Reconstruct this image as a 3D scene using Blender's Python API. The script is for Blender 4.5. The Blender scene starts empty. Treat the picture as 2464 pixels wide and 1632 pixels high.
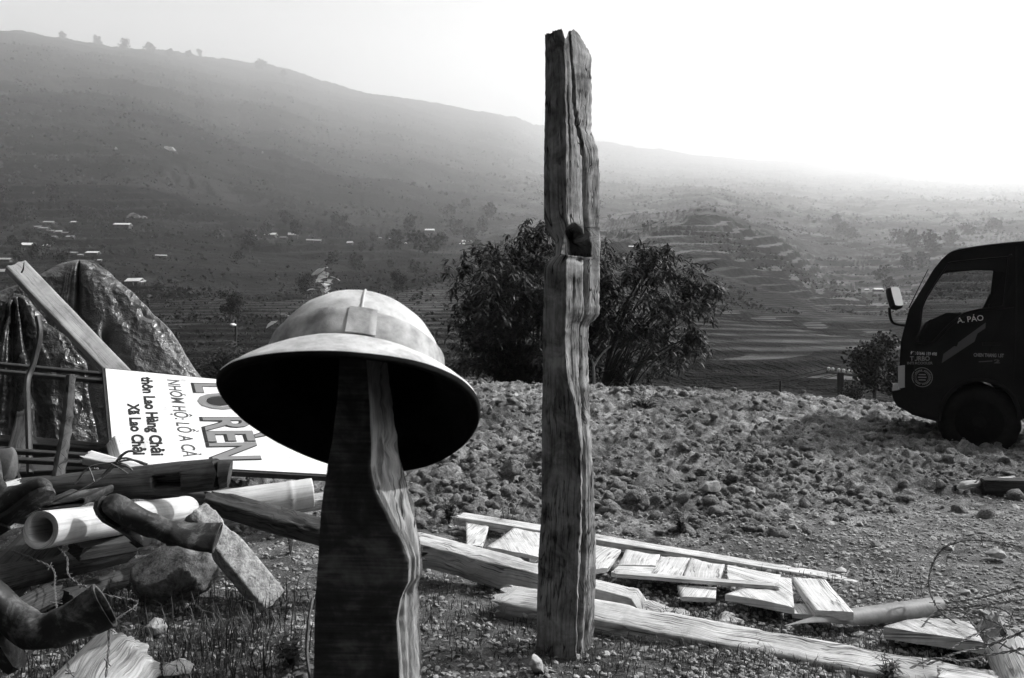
import bpy, math, random
import numpy as np
from mathutils import Vector, Matrix, geometry

sc = bpy.context.scene
R = math.radians
# ------------------------------------------------------------------ camera, sky, sun, exposure
F, H = 1916.4, 1.25                      # focal length in photo pixels, eye height in metres
cam_d = bpy.data.cameras.new("camera")
cam = bpy.data.objects.new("camera", cam_d)
sc.collection.objects.link(cam)
cam.location = (0, 0, H)
cam.rotation_euler = (R(90), 0, 0)
cam_d.lens, cam_d.sensor_width = 28, 36
cam_d.clip_start, cam_d.clip_end = 0.05, 30000
cam_d.dof.use_dof = True
cam_d.dof.focus_distance = 3.4
cam_d.dof.aperture_fstop = 16
sc.camera = cam

SUN_AZ, SUN_EL = R(75), R(42)            # azimuth clockwise from the view direction (+Y)
SUN = Vector((math.sin(SUN_AZ) * math.cos(SUN_EL), math.cos(SUN_AZ) * math.cos(SUN_EL), math.sin(SUN_EL)))
world = bpy.data.worlds.new("World")
sc.world = world
world.use_nodes = True
wn = world.node_tree
bg = wn.nodes["Background"]
sky = wn.nodes.new("ShaderNodeTexSky")
sky.sky_type = 'NISHITA'
sky.sun_disc = False
sky.sun_elevation, sky.sun_rotation = SUN_EL, SUN_AZ
sky.dust_density = 4.0
sky.air_density = 1.0
sep = wn.nodes.new("ShaderNodeSeparateColor")     # black and white through a red filter
wn.links.new(sky.outputs[0], sep.inputs[0])
# bright cloud and mist standing over the mountains across the valley
geo = wn.nodes.new("ShaderNodeTexCoord")
sxyz = wn.nodes.new("ShaderNodeSeparateXYZ")
wn.links.new(geo.outputs["Generated"], sxyz.inputs[0])


def wmap(sock, a, b_, lo, hi):
    n = wn.nodes.new("ShaderNodeMapRange")
    n.interpolation_type = 'SMOOTHSTEP'
    wn.links.new(sock, n.inputs[0])
    for k_, v_ in zip((1, 2, 3, 4), (a, b_, lo, hi)):
        n.inputs[k_].default_value = v_
    return n.outputs[0]


def wmul(a, b_, op='MULTIPLY'):
    n = wn.nodes.new("ShaderNodeMath")
    n.operation = op
    for k_, v_ in ((0, a), (1, b_)):
        if isinstance(v_, float):
            n.inputs[k_].default_value = v_
        else:
            wn.links.new(v_, n.inputs[k_])
    return n.outputs[0]


cloud = wmul(wmap(sxyz.outputs[1], .2, .75, 0., 1.), wmap(sxyz.outputs[2], .25, .6, 1., 0.))
cadd = wn.nodes.new("ShaderNodeCombineColor")
tot = wmul(sep.outputs[0], wmul(cloud, 19.0), 'ADD')
for i in range(3):
    wn.links.new(tot, cadd.inputs[i])
wn.links.new(cadd.outputs[0], bg.inputs[0])
bg.inputs[1].default_value = 0.05
sun_d = bpy.data.lights.new("sun", 'SUN')
sun_d.energy, sun_d.angle, sun_d.color = 5.0, R(0.5), (1, 1, 1)
sun = bpy.data.objects.new("sun", sun_d)
sc.collection.objects.link(sun)
sun.rotation_euler = SUN.to_track_quat('Z', 'Y').to_euler()
sc.view_settings.view_transform = 'Standard'
sc.view_settings.look = 'None'
sc.view_settings.exposure = 0.62
sc.view_settings.gamma = 1
HAZE = 0.00026
sc.cycles.volume_bounces = 4
sc.cycles.max_bounces = 8
sc.cycles.diffuse_bounces = 3
sc.cycles.transparent_max_bounces = 16
sc.cycles.use_denoising = True

# ------------------------------------------------------------------ helpers
rng = np.random.default_rng(7)
random.seed(7)


def W(px, py, Y):
    return Vector(((px - 1232) / F * Y, Y, H + (816 - py) / F * Y))


def G(px, py, z=0.0):
    return W(px, py, F * (H - z) / (py - 816))


def _hash(ix, iy, iz, seed):
    h = (ix * 374761393 + iy * 668265263 + iz * 2147483647 + seed * 144665) & 0xFFFFFFFF
    h = ((h ^ (h >> 13)) * 1274126177) & 0xFFFFFFFF
    h = h ^ (h >> 16)
    return (h & 0xFFFF) / 32767.5 - 1.0


def vn(P, seed=0):
    P = np.asarray(P, float)
    if P.shape[-1] == 2:
        P = np.concatenate([P, np.zeros(P.shape[:-1] + (1,))], -1)
    f = np.floor(P)
    t = P - f
    t = t * t * (3 - 2 * t)
    i = f.astype(np.int64)
    out = 0
    for dx in (0, 1):
        wx = t[..., 0] if dx else 1 - t[..., 0]
        for dy in (0, 1):
            wy = t[..., 1] if dy else 1 - t[..., 1]
            for dz in (0, 1):
                wz = t[..., 2] if dz else 1 - t[..., 2]
                out = out + wx * wy * wz * _hash(i[..., 0] + dx, i[..., 1] + dy, i[..., 2] + dz, seed)
    return out


def fbm(P, o=4, seed=0, gain=0.5):
    P = np.asarray(P, float)
    a, s, r = 1.0, 0, 0
    for k in range(o):
        r = r + a * vn(P * (2.0 ** k) + 17.3 * k, seed + k)
        s += a
        a *= gain
    return r / s


def sstep(a, b, x):
    t = np.clip((x - a) / (b - a), 0, 1)
    return t * t * (3 - 2 * t)


def mk(name, V, Fc, m=None, parent=None, smooth=True, uv=None):
    """one mesh object from vertices and faces; uv is one (u, v) per vertex"""
    me = bpy.data.meshes.new(name)
    V = np.asarray(V, float).reshape(-1, 3)
    me.from_pydata(V.tolist(), [], [tuple(f) for f in Fc])
    if m:
        me.materials.append(m)
    if smooth:
        me.polygons.foreach_set("use_smooth", [True] * len(me.polygons))
    if uv is not None:
        l = me.uv_layers.new(name="UVMap")
        idx = np.empty(len(me.loops), np.int32)
        me.loops.foreach_get("vertex_index", idx)
        l.data.foreach_set("uv", np.asarray(uv, float)[idx].ravel())
    me.update()
    o = bpy.data.objects.new(name, me)
    sc.collection.objects.link(o)
    if parent:
        o.parent = parent
        o.matrix_parent_inverse = parent.matrix_basis.inverted()
    return o


def tag(o, label, cat, group=None, kind=None):
    o["label"], o["category"] = label, cat
    if group:
        o["group"] = group
    if kind:
        o["kind"] = kind
    return o


def struct(o, kind="structure"):
    o["kind"] = kind
    return o


def thing(name, loc, label, cat, group=None):
    o = bpy.data.objects.new(name, None)
    o.empty_display_size = 0.1
    sc.collection.objects.link(o)
    o.location = loc
    return tag(o, label, cat, group)


def dup(root, loc, rz=0, s=1, label=None, group=None):
    r = root.copy()
    sc.collection.objects.link(r)
    r.location, r.rotation_euler, r.scale = loc, (0, 0, rz), (s, s, s)
    if label:
        r["label"] = label
    if group:
        r["group"] = group
    for ch in root.children:
        c = ch.copy()
        sc.collection.objects.link(c)
        c.parent = r
        c.matrix_parent_inverse = ch.matrix_parent_inverse.copy()
    return r


class MB:
    """collects several shapes into the ONE mesh of one part"""

    def __init__(s):
        s.V, s.F, s.UV, s.n = [], [], [], 0

    def add(s, V, Fc, uv=None):
        V = np.asarray(V, float).reshape(-1, 3)
        s.V.append(V)
        s.F += [tuple(i + s.n for i in f) for f in Fc]
        s.UV.append(np.zeros((len(V), 2)) if uv is None else np.asarray(uv, float))
        s.n += len(V)

    def build(s, name, m, parent=None, smooth=True):
        return mk(name, np.concatenate(s.V), s.F, m, parent, smooth, np.concatenate(s.UV))


def loft_data(rings, caps=(True, True), seed=0):
    rings = np.asarray(rings, float)
    n, m, _ = rings.shape
    cl = np.concatenate([rings, rings[:, :1]], 1)                    # seam column doubled for the UVs
    V = cl.reshape(-1, 3)
    c = rings.mean(1)
    u = np.concatenate([[0], np.cumsum(np.linalg.norm(np.diff(c, axis=0), axis=1))])
    per = np.concatenate([np.zeros((n, 1)), np.cumsum(np.linalg.norm(np.diff(cl, axis=1), axis=2), axis=1)], 1)
    uv = np.stack([np.repeat(u[:, None], m + 1, 1) + seed * 7.31, per + seed * 3.17], -1).reshape(-1, 2)
    Fc = []
    for i in range(n - 1):
        a = i * (m + 1)
        for j in range(m):
            Fc.append((a + j, a + j + 1, a + m + 2 + j, a + m + 1 + j))
    nv = n * (m + 1)
    for k, ok in ((0, caps[0]), (n - 1, caps[1])):
        if not ok:
            continue
        mid = c[k]
        V = np.concatenate([V, rings[k], mid[None]])
        d = rings[k] - mid
        e1 = d[0] / (np.linalg.norm(d[0]) + 1e-9)
        nn = np.cross(d[0], d[m // 4]); nn /= np.linalg.norm(nn) + 1e-9
        e2 = np.cross(nn, e1)
        uv = np.concatenate([uv, np.stack([d @ e1 * .3 + seed, d @ e2], -1), [[seed, 0]]])
        for j in range(m):
            t = (nv + j, nv + (j + 1) % m, nv + m)
            Fc.append(t if k else t[::-1])
        nv += m + 1
    return V, Fc, uv


def loft(name, rings, m, parent=None, caps=(True, True), seed=0, smooth=True):
    V, Fc, uv = loft_data(rings, caps, seed)
    return mk(name, V, Fc, m, parent, smooth, uv)


def rect_ring(k=8, rnd=0.0):
    """unit square outline, 4k points"""
    t = np.arange(k) / k * 2 - 1
    p = np.concatenate([np.stack([t, -np.ones(k)], 1), np.stack([np.ones(k), t], 1),
                        np.stack([-t, np.ones(k)], 1), np.stack([-np.ones(k), -t], 1)])
    if rnd:
        r = np.linalg.norm(p, axis=1, keepdims=True)
        p = p * (1 - rnd + rnd / r)
    return p


def beam_data(A, B, w, t, nrm=(0, 0, 1), seed=0, rough=.004, rnd=.06, bow=0., taper=1., ragged=.01, k=8, round_=False,
              twist=0., sag=0., chip=0.):
    """a timber from A to B, the middle of its top face at both ends"""
    A, B, nrm = Vector(A), Vector(B), Vector(nrm).normalized()
    d = B - A
    L = d.length
    d.normalize()
    sd = d.cross(nrm).normalized()
    up = sd.cross(d).normalized()
    n = int(min(160, max(8, L / .018)))
    s = np.linspace(0, 1, n)
    if round_:
        a = np.arange(4 * k) / (4 * k) * 2 * math.pi
        base = np.stack([np.cos(a), np.sin(a)], 1)
    else:
        base = rect_ring(k, rnd)
    m = len(base)
    S, J = np.meshgrid(s, np.arange(m), indexing="ij")
    sc_ = 1 + (taper - 1) * S
    X = base[J, 0] * w / 2 * sc_
    Z = base[J, 1] * t / 2 * sc_
    ang = J / m * 2 * math.pi
    c3 = np.stack([S * L * 2.2 + seed * 13, np.cos(ang) * 3.5, np.sin(ang) * 3.5], -1)
    g = fbm(c3, 3, seed) * rough * 1.2
    c4 = np.stack([S * L * 2.5 + seed * 5, np.cos(ang) * 16, np.sin(ang) * 16], -1)
    g = g + fbm(c4, 2, seed + 9) * rough
    if chip:
        q = fbm(np.stack([S * L * 6 + seed * 3, np.cos(ang) * 2, np.sin(ang) * 2], -1), 3, seed + 21)
        g = g - chip * sstep(.12, .4, q)
    rad = np.sqrt(X * X + Z * Z) + 1e-6
    X = X + X / rad * g
    Z = Z + Z / rad * g
    if twist:
        ct, st = np.cos(twist * (S - .5)), np.sin(twist * (S - .5))
        X, Z = X * ct - Z * st, X * st + Z * ct
    along = S * L
    e = ragged * fbm(np.stack([base[J, 0] * 4 + seed, base[J, 1] * 4], -1), 3, seed + 3) * 2
    along = along + e * (sstep(.03, 0, S) * -1 + sstep(.97, 1, S))
    mid = 4 * S * (1 - S)
    ctr = np.array(A) - np.array(up) * t / 2
    P = (ctr + along[..., None] * np.array(d) + (X + bow * mid)[..., None] * np.array(sd)
         + (Z + sag * mid)[..., None] * np.array(up))
    return P


def beam(name, A, B, w, t, m, parent=None, **kw):
    return loft(name, beam_data(A, B, w, t, **kw), m, parent, seed=kw.get("seed", 0))


def tube_data(pts, r, m=7, taper=1.):
    pts = np.asarray([tuple(p) for p in pts], float)
    n = len(pts)
    T = np.gradient(pts, axis=0)
    T /= np.linalg.norm(T, axis=1, keepdims=True) + 1e-9
    ref = np.array([.31, .22, .92]) if abs(T[:, 2]).mean() < .8 else np.array([.9, .3, .1])
    rings = []
    a = np.arange(m) / m * 2 * math.pi
    for i in range(n):
        e1 = np.cross(T[i], ref); e1 /= np.linalg.norm(e1) + 1e-9
        e2 = np.cross(T[i], e1)
        rr = r * (1 + (taper - 1) * i / max(1, n - 1)) if np.isscalar(r) else r[i]
        rings.append(pts[i] + rr * (np.cos(a)[:, None] * e1 + np.sin(a)[:, None] * e2))
    return np.array(rings)


def spline(pts, n=40):
    P = np.asarray([tuple(p) for p in pts], float)
    P = np.concatenate([[2 * P[0] - P[1]], P, [2 * P[-1] - P[-2]]])
    out = []
    k = len(P) - 3
    for q in np.linspace(0, k - 1e-6, n):
        i = int(q); t = q - i
        p0, p1, p2, p3 = P[i:i + 4]
        out.append(.5 * (2 * p1 + (p2 - p0) * t + (2 * p0 - 5 * p1 + 4 * p2 - p3) * t * t + (3 * p1 - p0 - 3 * p2 + p3) * t ** 3))
    return np.array(out)


def tube(name, pts, r, m, parent=None, k=7, taper=1., seed=0):
    return loft(name, tube_data(pts, r, k, taper), m, parent, seed=seed)


def prism(poly, depth_vec, holes=()):
    """polygon (3-D points, with holes) given a thickness"""
    loops = [[Vector(p) for p in poly]] + [[Vector(p) for p in h] for h in holes]
    tris = geometry.tessellate_polygon(loops)
    pts = [p for l in loops for p in l]
    n = len(pts)
    dv = Vector(depth_vec)
    V = [tuple(p) for p in pts] + [tuple(p + dv) for p in pts]
    Fc = [tuple(t) for t in tris] + [tuple(i + n for i in t[::-1]) for t in tris]
    o = 0
    for l in loops:
        k = len(l)
        for i in range(k):
            a, b = o + i, o + (i + 1) % k
            Fc.append((a, b, b + n, a + n))
        o += k
    return V, Fc


def box_data(c, sx, sy, sz, X=(1, 0, 0), Y=(0, 1, 0), Z=(0, 0, 1)):
    c, X, Y, Z = Vector(c), Vector(X), Vector(Y), Vector(Z)
    V = [tuple(c + X * (i * sx / 2) + Y * (j * sy / 2) + Z * (k * sz / 2)) for k in (-1, 1) for j in (-1, 1) for i in (-1, 1)]
    return V, [(0, 2, 3, 1), (4, 5, 7, 6), (0, 1, 5, 4), (1, 3, 7, 5), (3, 2, 6, 7), (2, 0, 4, 6)]


def ico(sub=2):
    import bmesh
    bm = bmesh.new()
    bmesh.ops.create_icosphere(bm, subdivisions=sub, radius=1)
    V = np.array([v.co[:] for v in bm.verts])
    Fc = [tuple(v.index for v in f.verts) for f in bm.faces]
    bm.free()
    return V, Fc


def bevel(o, w=.004, seg=2):
    b = o.modifiers.new("bevel", 'BEVEL')
    b.width, b.segments, b.limit_method = w, seg, 'ANGLE'
    b.harden_normals = False
    return o


# ------------------------------------------------------------------ materials (black and white film: greys only)
def gr(v):
    return (v, v, v, 1)


def new_mat(name, base=.3, rough=.8, spec=.3, metal=0.):
    m = bpy.data.materials.new(name)
    m.use_nodes = True
    nt = m.node_tree
    b = nt.nodes["Principled BSDF"]
    b.inputs["Base Color"].default_value = gr(base)
    b.inputs["Roughness"].default_value = rough
    b.inputs["Specular IOR Level"].default_value = spec
    b.inputs["Metallic"].default_value = metal
    return m, nt, b


def nd(nt, typ, ins=None, **props):
    n = nt.nodes.new("ShaderNode" + typ)
    for k, v in props.items():
        setattr(n, k, v)
    for k, v in (ins or {}).items():
        if hasattr(v, "is_linked") or hasattr(v, "links"):
            nt.links.new(v, n.inputs[k])
        else:
            n.inputs[k].default_value = v
    return n


def mth(nt, op, a, b=None, clamp=False):
    n = nd(nt, "Math", {0: a} if b is None else {0: a, 1: b}, operation=op)
    n.use_clamp = clamp
    return n.outputs[0]


def ramp(nt, fac, *stops):
    n = nd(nt, "ValToRGB", {0: fac})
    e = n.color_ramp.elements
    e[0].position, e[0].color = stops[0][0], gr(stops[0][1])
    e[1].position, e[1].color = stops[-1][0], gr(stops[-1][1])
    for p, v in stops[1:-1]:
        q = e.new(p)
        q.color = gr(v)
    return n.outputs[0]


def noise(nt, co, scale, detail=5, rough=.55, dist=0.):
    return nd(nt, "TexNoise", {"Vector": co, "Scale": scale, "Detail": detail, "Roughness": rough, "Distortion": dist}).outputs[0]


def coords(nt, kind="Object", scale=None):
    c = nd(nt, "TexCoord").outputs[kind]
    if scale:
        c = nd(nt, "Mapping", {"Vector": c, "Scale": scale}).outputs[0]
    return c


def bump(nt, b, h, strength=.5, dist=.01):
    n = nd(nt, "Bump", {"Height": h, "Strength": strength, "Distance": dist})
    nt.links.new(n.outputs[0], b.inputs["Normal"])


def wood(name, lo, hi, su=3., sv=60., bs=.6, bd=.004, crack=.7, rough=.85, patch=.5, pscale=5.5):
    m, nt, b = new_mat(name, hi, rough, .2)
    n1 = noise(nt, coords(nt, "UV", (su, sv * 2.2, 1)), 1, 7, .68, .35)
    n2 = noise(nt, coords(nt, "UV", (su * .4, sv * .55, 1)), 1, 2, .5, .25)
    n4 = noise(nt, coords(nt, "UV", (su * .9, sv * .12, 1)), 1, 3, .5)
    cr = mth(nt, 'ABSOLUTE', mth(nt, 'SUBTRACT', n2, .5))
    cr = mth(nt, 'ADD', cr, mth(nt, 'MULTIPLY', ramp(nt, n4, (.46, .03), (.56, 0.)), 1.))
    crm = ramp(nt, cr, (.0, 1 - crack), (.008, 1 - crack * .6), (.018, 1.))
    n6 = noise(nt, coords(nt, "UV", (su * .7, sv * 1.5, 1)), 1, 2, .5, .3)
    cr2 = mth(nt, 'ADD', mth(nt, 'ABSOLUTE', mth(nt, 'SUBTRACT', n6, .5)), ramp(nt, noise(nt, coords(nt, "UV", (su * 1.3, sv * .2, 1)), 1, 2), (.44, .06), (.54, 0.)))
    crm = mth(nt, 'MULTIPLY', crm, ramp(nt, cr2, (.0, 1 - crack * .9), (.012, 1 - crack * .5), (.03, 1.)))
    n3 = noise(nt, coords(nt, "Object"), pscale, 6, .65, .5)
    pt = ramp(nt, n3, (.33, 1 - patch), (.62, 1.))
    col = ramp(nt, n1, (.3, lo), (.48, lo * .35 + hi * .65), (.68, hi))
    c = mth(nt, 'MULTIPLY', mth(nt, 'MULTIPLY', col, crm), pt)
    nt.links.new(c, b.inputs["Base Color"])
    h = mth(nt, 'ADD', mth(nt, 'MULTIPLY', n1, .5), mth(nt, 'MULTIPLY', crm, .8))
    bump(nt, b, h, bs, bd)
    return m


def rocky(name, lo, hi, scale, bs=.6, bd=.01, rough=.9, co="Object", fine=6., spec=.15):
    m, nt, b = new_mat(name, hi, rough, spec)
    c = coords(nt, co)
    n1 = noise(nt, c, scale, 8, .62, .3)
    n2 = noise(nt, c, scale * fine, 6, .7)
    nt.links.new(ramp(nt, mth(nt, 'ADD', mth(nt, 'MULTIPLY', n1, .65), mth(nt, 'MULTIPLY', n2, .35)), (.36, lo), (.62, hi)),
                 b.inputs["Base Color"])
    bump(nt, b, mth(nt, 'ADD', n1, mth(nt, 'MULTIPLY', n2, .5)), bs, bd)
    return m


M = {}
M["old_post"] = wood("weathered_post_wood", .14, .46, 6, 30, 1., .008, .9, patch=.8, pscale=9.)
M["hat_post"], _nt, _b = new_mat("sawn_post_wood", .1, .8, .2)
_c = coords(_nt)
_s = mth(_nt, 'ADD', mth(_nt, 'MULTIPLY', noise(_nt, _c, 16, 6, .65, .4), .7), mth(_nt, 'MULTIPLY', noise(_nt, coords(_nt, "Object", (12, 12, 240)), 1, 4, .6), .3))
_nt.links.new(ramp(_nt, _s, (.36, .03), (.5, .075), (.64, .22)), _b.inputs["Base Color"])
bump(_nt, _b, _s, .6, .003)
M["plank"] = wood("bleached_plank_wood", .40, .86, 2.5, 60, .8, .003, .9, patch=.35)
M["timber"] = wood("bleached_timber_wood", .26, .78, 3, 45, 1., .006, .92, patch=.45)
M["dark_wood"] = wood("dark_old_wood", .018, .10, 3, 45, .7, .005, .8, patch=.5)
M["grey_wood"] = wood("grey_plank_wood", .24, .46, 3, 70, .4, .002, .6, patch=.45)
M["bamboo"] = wood("pale_bamboo", .48, .78, 1.5, 30, .2, .001, .45, rough=.5, patch=.3)
M["stump"] = wood("stump_wood", .24, .74, 4, 26, 1., .008, .4, patch=.3)
M["bark"] = wood("dark_bark", .03, .13, 8, 20, .9, .006, .7)
M["soil"], _nt, _b = new_mat("dry_soil", .2, .95, .1)
_c = coords(_nt)
_n1 = noise(_nt, _c, 5., 8, .62, .3)
_n2 = noise(_nt, _c, 55., 6, .7)
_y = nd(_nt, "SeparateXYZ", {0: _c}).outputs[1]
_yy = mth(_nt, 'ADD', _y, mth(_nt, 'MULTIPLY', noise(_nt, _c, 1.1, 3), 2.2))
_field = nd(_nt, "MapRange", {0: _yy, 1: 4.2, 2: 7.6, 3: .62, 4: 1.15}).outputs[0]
_bounce_cut = nd(_nt, "MapRange", {0: _yy, 1: 2.6, 2: 3.9, 3: .22, 4: 1.}).outputs[0]  # ground near and behind the viewer darkened to cut bounced light
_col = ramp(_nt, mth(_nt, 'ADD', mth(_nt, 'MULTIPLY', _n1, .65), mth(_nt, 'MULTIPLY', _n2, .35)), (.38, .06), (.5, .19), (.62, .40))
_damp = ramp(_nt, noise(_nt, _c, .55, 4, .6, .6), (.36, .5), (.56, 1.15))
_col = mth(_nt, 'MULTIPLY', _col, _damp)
_nt.links.new(mth(_nt, 'MULTIPLY', mth(_nt, 'MULTIPLY', _col, _field), _bounce_cut), _b.inputs["Base Color"])
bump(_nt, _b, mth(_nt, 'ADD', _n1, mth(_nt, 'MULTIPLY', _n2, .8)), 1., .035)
M["clod"] = rocky("soil_clod", .06, .40, 20., 1., .05, .97, fine=5)
M["gravel"] = rocky("gravel_stone", .16, .48, 14., .5, .004, .9)
M["split_wood_lit"] = wood("sunlit_split_wood", .14, .68, 6, 40, 1., .008, .9, patch=.6)
M["stone"] = rocky("pale_stone", .18, .52, 16., .9, .006, .9)
M["boulder"] = rocky("mossy_rock", .015, .30, 11., 1., .015, .9)
M["concrete"] = rocky("rough_concrete", .12, .52, 26., 1., .008, .95, fine=4)
M["rubber"], _nt, _b = new_mat("worn_dusty_rubber", .03, .6, .35)
_c = coords(_nt)
_n = noise(_nt, _c, 11, 8, .7, .5)
_nt.links.new(ramp(_nt, _n, (.38, .008), (.52, .022), (.66, .16)), _b.inputs["Base Color"])
_nt.links.new(ramp(_nt, _n, (.4, .42), (.6, .85)), _b.inputs["Roughness"])
bump(_nt, _b, noise(_nt, _c, 38, 5, .7), .5, .004)
M["steel"] = rocky("painted_dark_steel", .012, .04, 20., .2, .001, .5, spec=.4)
M["wire"] = rocky("rusty_wire", .03, .16, 60., .5, .001, .6, spec=.4)
M["sheet_metal"] = rocky("dull_sheet_metal", .16, .28, 14., .25, .002, .55, spec=.4)
M["pole"] = rocky("dark_concrete_pole", .03, .07, 4., .3, .004, .9)
M["white"] = new_mat("white_ceramic", .75, .4)[0]
M["clay"] = rocky("dull_clay", .06, .16, 12., .3, .004, .6, spec=.4)


def leafmat(name, lo, hi, trans=.25, rough=.5):
    m, nt, b = new_mat(name, hi, rough, .4)
    n = noise(nt, coords(nt), 1.7, 3)
    w = nd(nt, "ObjectInfo").outputs["Random"]
    c = ramp(nt, n, (.3, lo), (.7, hi))
    nt.links.new(c, b.inputs["Base Color"])
    out = nt.nodes["Material Output"]
    tr = nd(nt, "BsdfTranslucent", {"Color": c})
    mx = nd(nt, "MixShader", {0: trans, 1: b.outputs[0], 2: tr.outputs[0]})
    nt.links.new(mx.outputs[0], out.inputs[0])
    return m


M["leaf"] = leafmat("shrub_leaf", .018, .06)
M["pale_leaf"] = leafmat("pale_big_leaf", .30, .6)
M["grass"] = leafmat("grass_blade", .012, .075)
M["litter"] = leafmat("dry_litter", .10, .45, .1, .8)
M["hill_leaf"] = leafmat("hill_foliage", .012, .04, .1, .8)
M["scrub"] = leafmat("hill_scrub", .008, .05, .1, .9)

# ------------------------------------------------------------------ the near ground
CREST = np.array([(-30, .5), (-5, .5), (-.9, .52), (1.2, .45), (4, .34), (6.1, .17), (7.2, .03), (9, -.05), (30, -.1)])


def gbase(x, y):
    x, y = np.asarray(x, float), np.asarray(y, float)
    c = np.interp(x, CREST[:, 0], CREST[:, 1])
    z = c * sstep(5.8, 13.2, y)
    z = z - .28 * np.clip(y - 13.6, 0, None) ** 1.15
    return z


def plough(x, y):
    """how broken-up the soil is: 1 in the ploughed strip, 0 on the trodden yard"""
    lim = np.interp(x, [-6, -1, .5, 2, 4, 6, 9], [6.0, 5.2, 5.3, 5.6, 6.3, 8.8, 9.2])
    return sstep(-.9, 1.1, y - lim + fbm(np.stack([x, y], -1) * .9, 2, 91) * .9)


def gz(x, y):
    P = np.stack([np.asarray(x, float), np.asarray(y, float)], -1)
    z = gbase(x, y)
    pl = plough(x, y)
    z = z + fbm(P * 1.3, 3, 3) * .03
    q = fbm(P * 3.2, 5, 11, .6)
    z = z + pl * (np.abs(q) * .15 - .04 + np.abs(fbm(P * 7.5, 3, 5)) * .075 + fbm(P * 15, 4, 6, .65) * .034 - np.abs(fbm(P * 26, 2, 8)) * .014)
    z = z + (1 - pl) * (fbm(P * 11, 3, 31) * .010)
    return z


def make_ground():
    ys = np.concatenate([np.linspace(-40, 1.2, 30), 1.25 * (20 / 1.25) ** np.linspace(0, 1, 900) ** 1.0])
    cols = 900
    t = np.linspace(-1, 1, cols)
    V, Fc = [], []
    for y in ys:
        half = 26 if y < 1.2 else 1.8 + y * .78
        edge = np.sign(t) * np.abs(t) ** 1.0 * half
        x = edge.copy()
        far = 34.0
        x = np.where(np.abs(t) > .94, np.sign(t) * (half * .94 + (np.abs(t) - .94) / .06 * (far - half * .94)), edge)
        V.append(np.stack([x, np.full(cols, y), np.zeros(cols)], 1))
    V = np.array(V)
    V[..., 2] = gz(V[..., 0], V[..., 1])
    n = len(ys)
    idx = np.arange(n * cols).reshape(n, cols)
    Fc = np.stack([idx[:-1, :-1], idx[:-1, 1:], idx[1:, 1:], idx[1:, :-1]], -1).reshape(-1, 4)
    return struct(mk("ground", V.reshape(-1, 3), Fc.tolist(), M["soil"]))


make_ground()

# ------------------------------------------------------------------ valley and mountains across it
COLS = [
    (-900, [(1100, 50), (950, 90), (800, 170), (700, 240), (600, 330), (450, 520), (300, 800), (150, 1150), (40, 1700)]),
    (-300, [(1050, 55), (940, 95), (800, 170), (700, 260), (600, 350), (480, 500), (350, 720), (230, 1050), (120, 1500), (62, 2300)]),
    (0, [(1010, 60), (910, 100), (800, 175), (700, 265), (620, 330), (540, 420), (470, 520), (380, 680), (280, 920), (190, 1250), (110, 1700), (70, 2500)]),
    (300, [(1000, 60), (900, 105), (800, 170), (700, 250), (650, 295), (560, 410), (500, 500), (400, 690), (300, 950), (210, 1350), (150, 1900), (112, 2700)]),
    (620, [(980, 62), (890, 105), (790, 170), (725, 215), (690, 300), (600, 430), (540, 560), (450, 800), (340, 1200), (250, 1750), (190, 2500), (150, 3200)]),
    (900, [(960, 65), (880, 110), (780, 175), (700, 240), (672, 330), (600, 480), (550, 640), (470, 950), (380, 1400), (305, 2000), (250, 2600), (225, 3000)]),
    (1160, [(950, 68), (880, 110), (780, 175), (690, 240), (632, 300), (612, 520), (570, 720), (480, 1150), (390, 1750), (320, 2400), (285, 2900), (265, 3200)]),
    (1450, [(960, 66), (900, 90), (820, 130), (720, 180), (640, 215), (577, 260), (562, 560), (500, 1100), (450, 1700), (410, 2500), (370, 3300), (340, 3700)]),
    (1570, [(962, 65), (900, 95), (820, 145), (720, 225), (620, 310), (540, 390), (526, 700), (488, 1150), (450, 1750), (415, 2550), (380, 3300), (357, 3700)]),
    (1700, [(965, 64), (900, 100), (820, 155), (720, 240), (620, 330), (509, 440), (497, 800), (470, 1300), (445, 1900), (420, 2600), (390, 3300), (375, 3700)]),
    (1850, [(970, 63), (905, 100), (825, 160), (730, 260), (640, 360), (562, 450), (548, 700), (500, 1200), (455, 1850), (425, 2650), (398, 3350), (385, 3700)]),
    (2000, [(980, 62), (910, 100), (830, 165), (740, 280), (664, 420), (650, 560), (580, 760), (510, 1150), (470, 1800), (430, 2700), (405, 3400), (395, 3700)]),
    (2090, [(985, 61), (910, 100), (830, 165), (750, 270), (704, 360), (690, 430), (600, 740), (510, 1170), (472, 1830), (434, 2730), (412, 3400), (404, 3700)]),
    (2300, [(1010, 58), (920, 95), (830, 160), (740, 260), (680, 380), (620, 560), (560, 800), (510, 1200), (475, 1900), (440, 2800), (425, 3400), (418, 3700)]),
    (2700, [(1050, 55), (930, 95), (830, 160), (740, 270), (660, 430), (600, 650), (540, 1000), (480, 1700), (440, 2600), (415, 3500), (405, 4100)]),
    (3300, [(1100, 50), (930, 95), (830, 160), (740, 270), (660, 430), (600, 650), (560, 1000), (520, 1700), (500, 2600), (480, 3500), (475, 4100)]),
]
NS = 440
_S = np.linspace(0, 1, NS)


def _smooth(a, k=9):
    p = np.pad(a, k, mode="edge")
    ker = np.hanning(2 * k + 1); ker /= ker.sum()
    return np.convolve(p, ker, "valid")


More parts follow.
